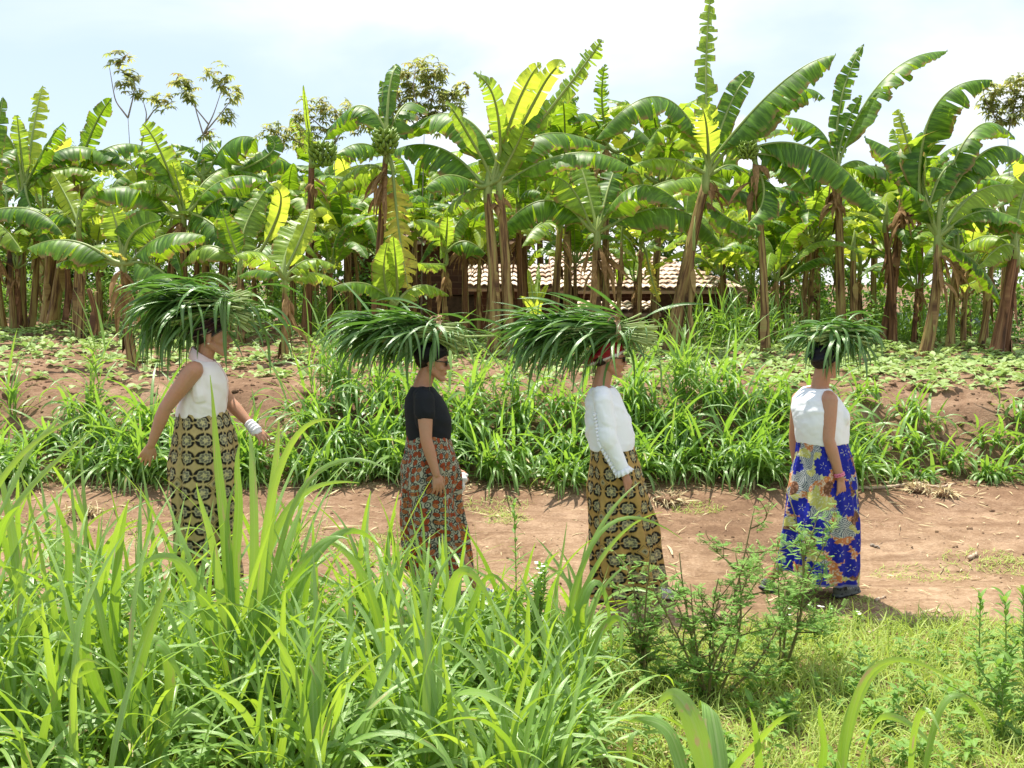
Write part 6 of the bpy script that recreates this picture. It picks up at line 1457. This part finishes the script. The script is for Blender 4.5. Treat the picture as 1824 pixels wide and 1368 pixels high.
# slender leafy stems
def forb(label, px, py, toppx, toppy, d, seed, L=.07, n=46, mat='weed', flower=False, branch=0, w=.2):
    rd = np.random.default_rng(seed); b = P(px, py, d); b[2] = float(gz(b[0], d)) - .01; t = P(toppx, toppy, d + rd.uniform(-.1, .1)); base = b
    root = empty('weed_plant', b, label, 'weed', 'leafy weeds standing in the foreground'); mb = MB(); ml = MB()
    stems = [(b, t)]
    for k in range(branch):
        f = rd.uniform(.25, .7); o = b + (t - b) * f; stems.append((o, o + A(rd.normal(0, .10), rd.normal(0, .08), (t - b)[2] * rd.uniform(.25, .45))))
    for (p, q) in stems:
        B = bez(p, (p + q) / 2 + A(rd.normal(0, .015), rd.normal(0, .015), 0), q, 10); V, Fc, lc = tube(B, np.linspace(.005, .002, 10), 6); mb.add(V, Fc, lc)
        k = n if p is b else n // 2; f = np.linspace(.12, 1, k); o = np.array([[np.interp(g * 9, range(10), B[:, a]) for a in range(3)] for g in f])
        V, Fc, lc = blades(o, np.arange(k) * 2.4 + rd.normal(0, .3, k), np.where(f > .85, 1.1, rd.normal(.75, .15, k)), rd.uniform(.4, 1.3, k), L * rd.uniform(.6, 1.1, k) * (1.15 - .45 * f), L * w, 5, 0, rd.normal(0, .3, k), rd.random(k), .25, 1.2, 'leaf'); ml.add(V, Fc, lc)
    obj('stem', mb.mesh('stem', [M['petiole']], base), root); obj('leaves', ml.mesh('leaves', [M[mat]], base), root)
    if flower:
        fb = MB()
        for (p, q) in stems:
            for j in range(3):
                c = q + A(rd.normal(0, .02), rd.normal(0, .02), rd.uniform(0, .02)); V, Fc, lc = blades([c] * 6, np.arange(6) * 1.047, .35, .3, .014, .008, 2, 0, 0, .5, .1, 1, 'leaf'); fb.add(V, Fc, lc)
        obj('flowers', fb.mesh('flowers', [M['petal']], base), root)
    return root
d = Nd('petal'); M['petal'] = d.fin(d.bsdf((.8, .8, .72, 1), .6, .3))
forb('tall thin leafy weed standing between the two middle walkers', 915, 1230, 915, 893, 5.3, 1, .085, 60)
forb('tall leafy weed at the right with a tufted top, left of its taller twin', 1745, 1270, 1747, 1062, 5.2, 2, .10, 44)
forb('taller leafy weed at the right edge with tufted top', 1785, 1290, 1790, 1066, 5.1, 3, .11, 44, branch=1)
forb('leafy weed cut by the right photo edge', 1822, 1250, 1822, 1052, 5.4, 4, .10, 50, branch=1)
forb('bushy weed beside the napier clump before the white bloused walker', 960, 1260, 962, 1010, 5.2, 5, .08, 50, branch=5, flower=True)
forb('spreading grey leaved weed at the lower right corner', 1770, 1368, 1778, 1180, 4.7, 6, .10, 30, branch=4, w=.28)
forb('small white flowered weed just right of the thorny shrub', 1400, 1230, 1402, 1085, 5.7, 7, .07, 26, flower=True, branch=1)
forb('small pale flowered weed below the shoes of the rightmost walker', 1478, 1150, 1478, 1085, 6.3, 8, .07, 18, flower=True, branch=1, w=.35)
forb('second pale flowered weed further right below the same shoes', 1525, 1170, 1527, 1095, 6.3, 9, .07, 18, flower=True, branch=1, w=.35)
forb('dark leafy weed under the arching blades in the bottom left thicket', 455, 1368, 450, 1230, 4.4, 10, .10, 46, branch=4, w=.3)
forb('leafy weed with serrate leaves at the bottom centre left', 560, 1368, 565, 1215, 4.4, 11, .08, 46, branch=5, w=.3, flower=True)
forb('low leafy weed on the bright verge at lower right', 1400, 1330, 1395, 1250, 4.8, 12, .08, 24, branch=2, w=.3)

# thorny shrub with tiny paired leaflets
def shrub(label, base_px, stems, d, seed, dens=1.0, name='thorny_shrub'):
    rd = np.random.default_rng(seed); b = P(base_px[0], base_px[1], d); b[2] = float(gz(b[0], d)) - .02; root = empty(name, b, label, 'shrub', 'thorny shrubs on the near verge'); mb = MB(); O = []; AZ = []; 
    def branch(p, q, r0, lvl):
        n = 9; m_ = (p + q) / 2 + rd.normal(0, .03, 3) * (1 if lvl else 1.3); B = bez(p, m_, q, n); V, Fc, lc = tube(B, np.linspace(r0, r0 * .35, n), 5, tone=rd.random()); mb.add(V, Fc, lc)
        L = np.linalg.norm(q - p)
        if lvl < 2:
            k = int(L / (.11 if lvl == 0 else .085)) + 1
            for j in range(k):
                f = rd.uniform(.18, 1.0); o = B[int(f * (n - 1))]; dr = nrm(q - p) * .55 + rd.normal(0, .55, 3); dr[2] = abs(dr[2]) * .8 + .1; branch(o, o + nrm(dr) * L * rd.uniform(.22, .42) * (1.2 - .5 * f), r0 * .5, lvl + 1)
        if lvl >= 1 or L < .3:
            k = int(L / .024 * dens); 
            for j in range(k): O.append(B[0] + (B[-1] - B[0]) * rd.random() + (B[n // 2] - (B[0] + B[-1]) / 2) * .7); AZ.append(rd.uniform(0, 6.28))
    for (x0, y0, x1, y1, dd) in stems:
        p = b if y0 > 1200 else P(x0, y0, d); branch(p, P(x1, y1, d + dd), .008, 0)
    obj('branches', mb.mesh('branches', [M['twig_green']], b), root)
    O = np.array(O); AZ = np.array(AZ); n = len(O); k = 14; i = np.repeat(np.arange(n), k); e0 = rd.normal(.3, .4, n); fl = rd.uniform(.028, .05, n)
    f = np.tile(np.repeat((np.arange(k // 2) + 1) / (k // 2), 2), n); sgn = np.tile([1, -1], n * k // 2)
    dirv = np.stack([np.cos(AZ) * np.cos(e0), np.sin(AZ) * np.cos(e0), np.sin(e0)], 1); o = O[i] + dirv[i] * (fl[i] * f)[:, None]
    V, Fc, lc = blades(o, AZ[i] + sgn * 1.25, e0[i] * .3 + .1, .3, .017, .0095, 2, 0, 0, rd.random(n)[i], .1, 1, 'leaf')
    ml = MB(); ml.add(V, Fc, lc); obj('foliage', ml.mesh('foliage', [M['shrub']], b), root)
shrub('thorny open shrub with tiny leaflets between the two right hand walkers', (1265, 1290), [(1265, 1290, 1345, 900, .1), (1265, 1290, 1310, 985, -.1), (1265, 1290, 1210, 985, .1), (1265, 1290, 1230, 1040, 0), (1265, 1290, 1280, 1030, .15), (1265, 1290, 1170, 1060, -.1), (1265, 1290, 1400, 1040, .1), (1265, 1290, 1340, 1080, -.2)], 5.2, 1)
shrub('thorny shrub before the hem of the gold print skirt, left of the open one', (1150, 1290), [(1150, 1290, 1120, 990, .1), (1150, 1290, 1160, 975, -.1), (1150, 1290, 1090, 1060, 0), (1150, 1290, 1190, 1060, .1), (1150, 1290, 1140, 1090, .2)], 5.35, 2, 1.1)
shrub('thin shrub twig standing across the blue flowered skirt', (1390, 1220), [(1390, 1220, 1400, 870, .0), (1390, 1220, 1430, 960, .1), (1390, 1220, 1385, 1000, -.1), (1390, 1220, 1430, 1040, .1)], 5.6, 3, .9)

# single things lying about
def stick(label, pts, r, mat, name='stick', cat='stick'):
    P3 = []
    for px, py, d in pts: p = P(px, py, d); p[2] = float(gz(p[0], p[1])) + r * .8; P3.append(p)
    b = P3[0]; B = bezn(P3, 6 * len(P3)); B += rd_.normal(0, r * .25, B.shape); V, Fc, lc = tube(B, np.linspace(r, r * .5, len(B)), 7); o = obj(name, mesh(name, V - b, Fc, lc, None, [mat])); o.location = tuple(b); return tag(o, label, cat)
M['drywood'] = simple('dry_wood', (.34, .24, .16), (.52, .42, .32), 30, .9, objspace=False)
stick('long crooked dry stick lying at the foot of the bank behind the rightmost walker', [(1520, 872, 9.35), (1590, 866, 9.4), (1630, 855, 9.55), (1670, 866, 9.4), (1700, 862, 9.5)], .016, M['drywood'])
stick('short dry stick in the verge grass below the rightmost walker', [(1548, 1135, 6.25), (1583, 1118, 6.45)], .014, M['drywood'])
stick('small pointed dry stick by the toe of the rightmost walker', [(1560, 1082, 6.9), (1577, 1072, 7.0)], .011, M['drywood'])
stick('small dark twig on the path right of the flowered skirt', [(1553, 946, 8.2), (1567, 952, 8.15)], .012, M['bark'])
stick('dry husk on the path near the right photo edge', [(1727, 982, 7.9), (1742, 974, 8.0)], .016, M['drywood'])
def rootclump(label, px, py, d, r, seed):
    rd = np.random.default_rng(seed); c = P(px, py, d); c[2] = float(gz(c[0], c[1])) + r * .25; n = 150; mb = MB()
    V, Fc, lc = blades(c + rd.normal(0, r * .3, (n, 3)) * A(1.3, 1, .5), rd.uniform(0, 6.28, n), rd.normal(.3, .5, n), rd.uniform(0, 2.2, n), rd.uniform(r * .5, r * 1.3, n), rd.uniform(.005, .02, n), 5, rd.normal(0, 1, n), rd.normal(0, 2, n), rd.random(n)); mb.add(V, Fc, lc)
    v, f = ellipsoid(c, [A(r * .7, 0, 0), A(0, r * .6, 0), A(0, 0, r * .35)], 14, 8); v += rd.normal(0, r * .06, v.shape); l0 = np.zeros((len(v), 3)); l0[:, 2] = .2; mb.add(v, f, l0, 1)
    o = obj('uprooted_clump', mb.mesh('uprooted_clump', [M['straw'], M['soil']], c)); o.location = tuple(c); tag(o, label, 'dead plant clump', 'withered root clumps on the path edge')
rootclump('withered root clump lying right of the gold print skirt', 1192, 900, 9.1, .13, 1)
rootclump('small withered stalk clump at the bank foot behind the rightmost walker', 1632, 880, 9.3, .10, 2)
rootclump('dark withered clump at the bank foot near the right edge', 1682, 885, 9.2, .10, 3)
rootclump('withered clump half hidden by grass at the left path edge', 145, 905, 8.8, .14, 4)
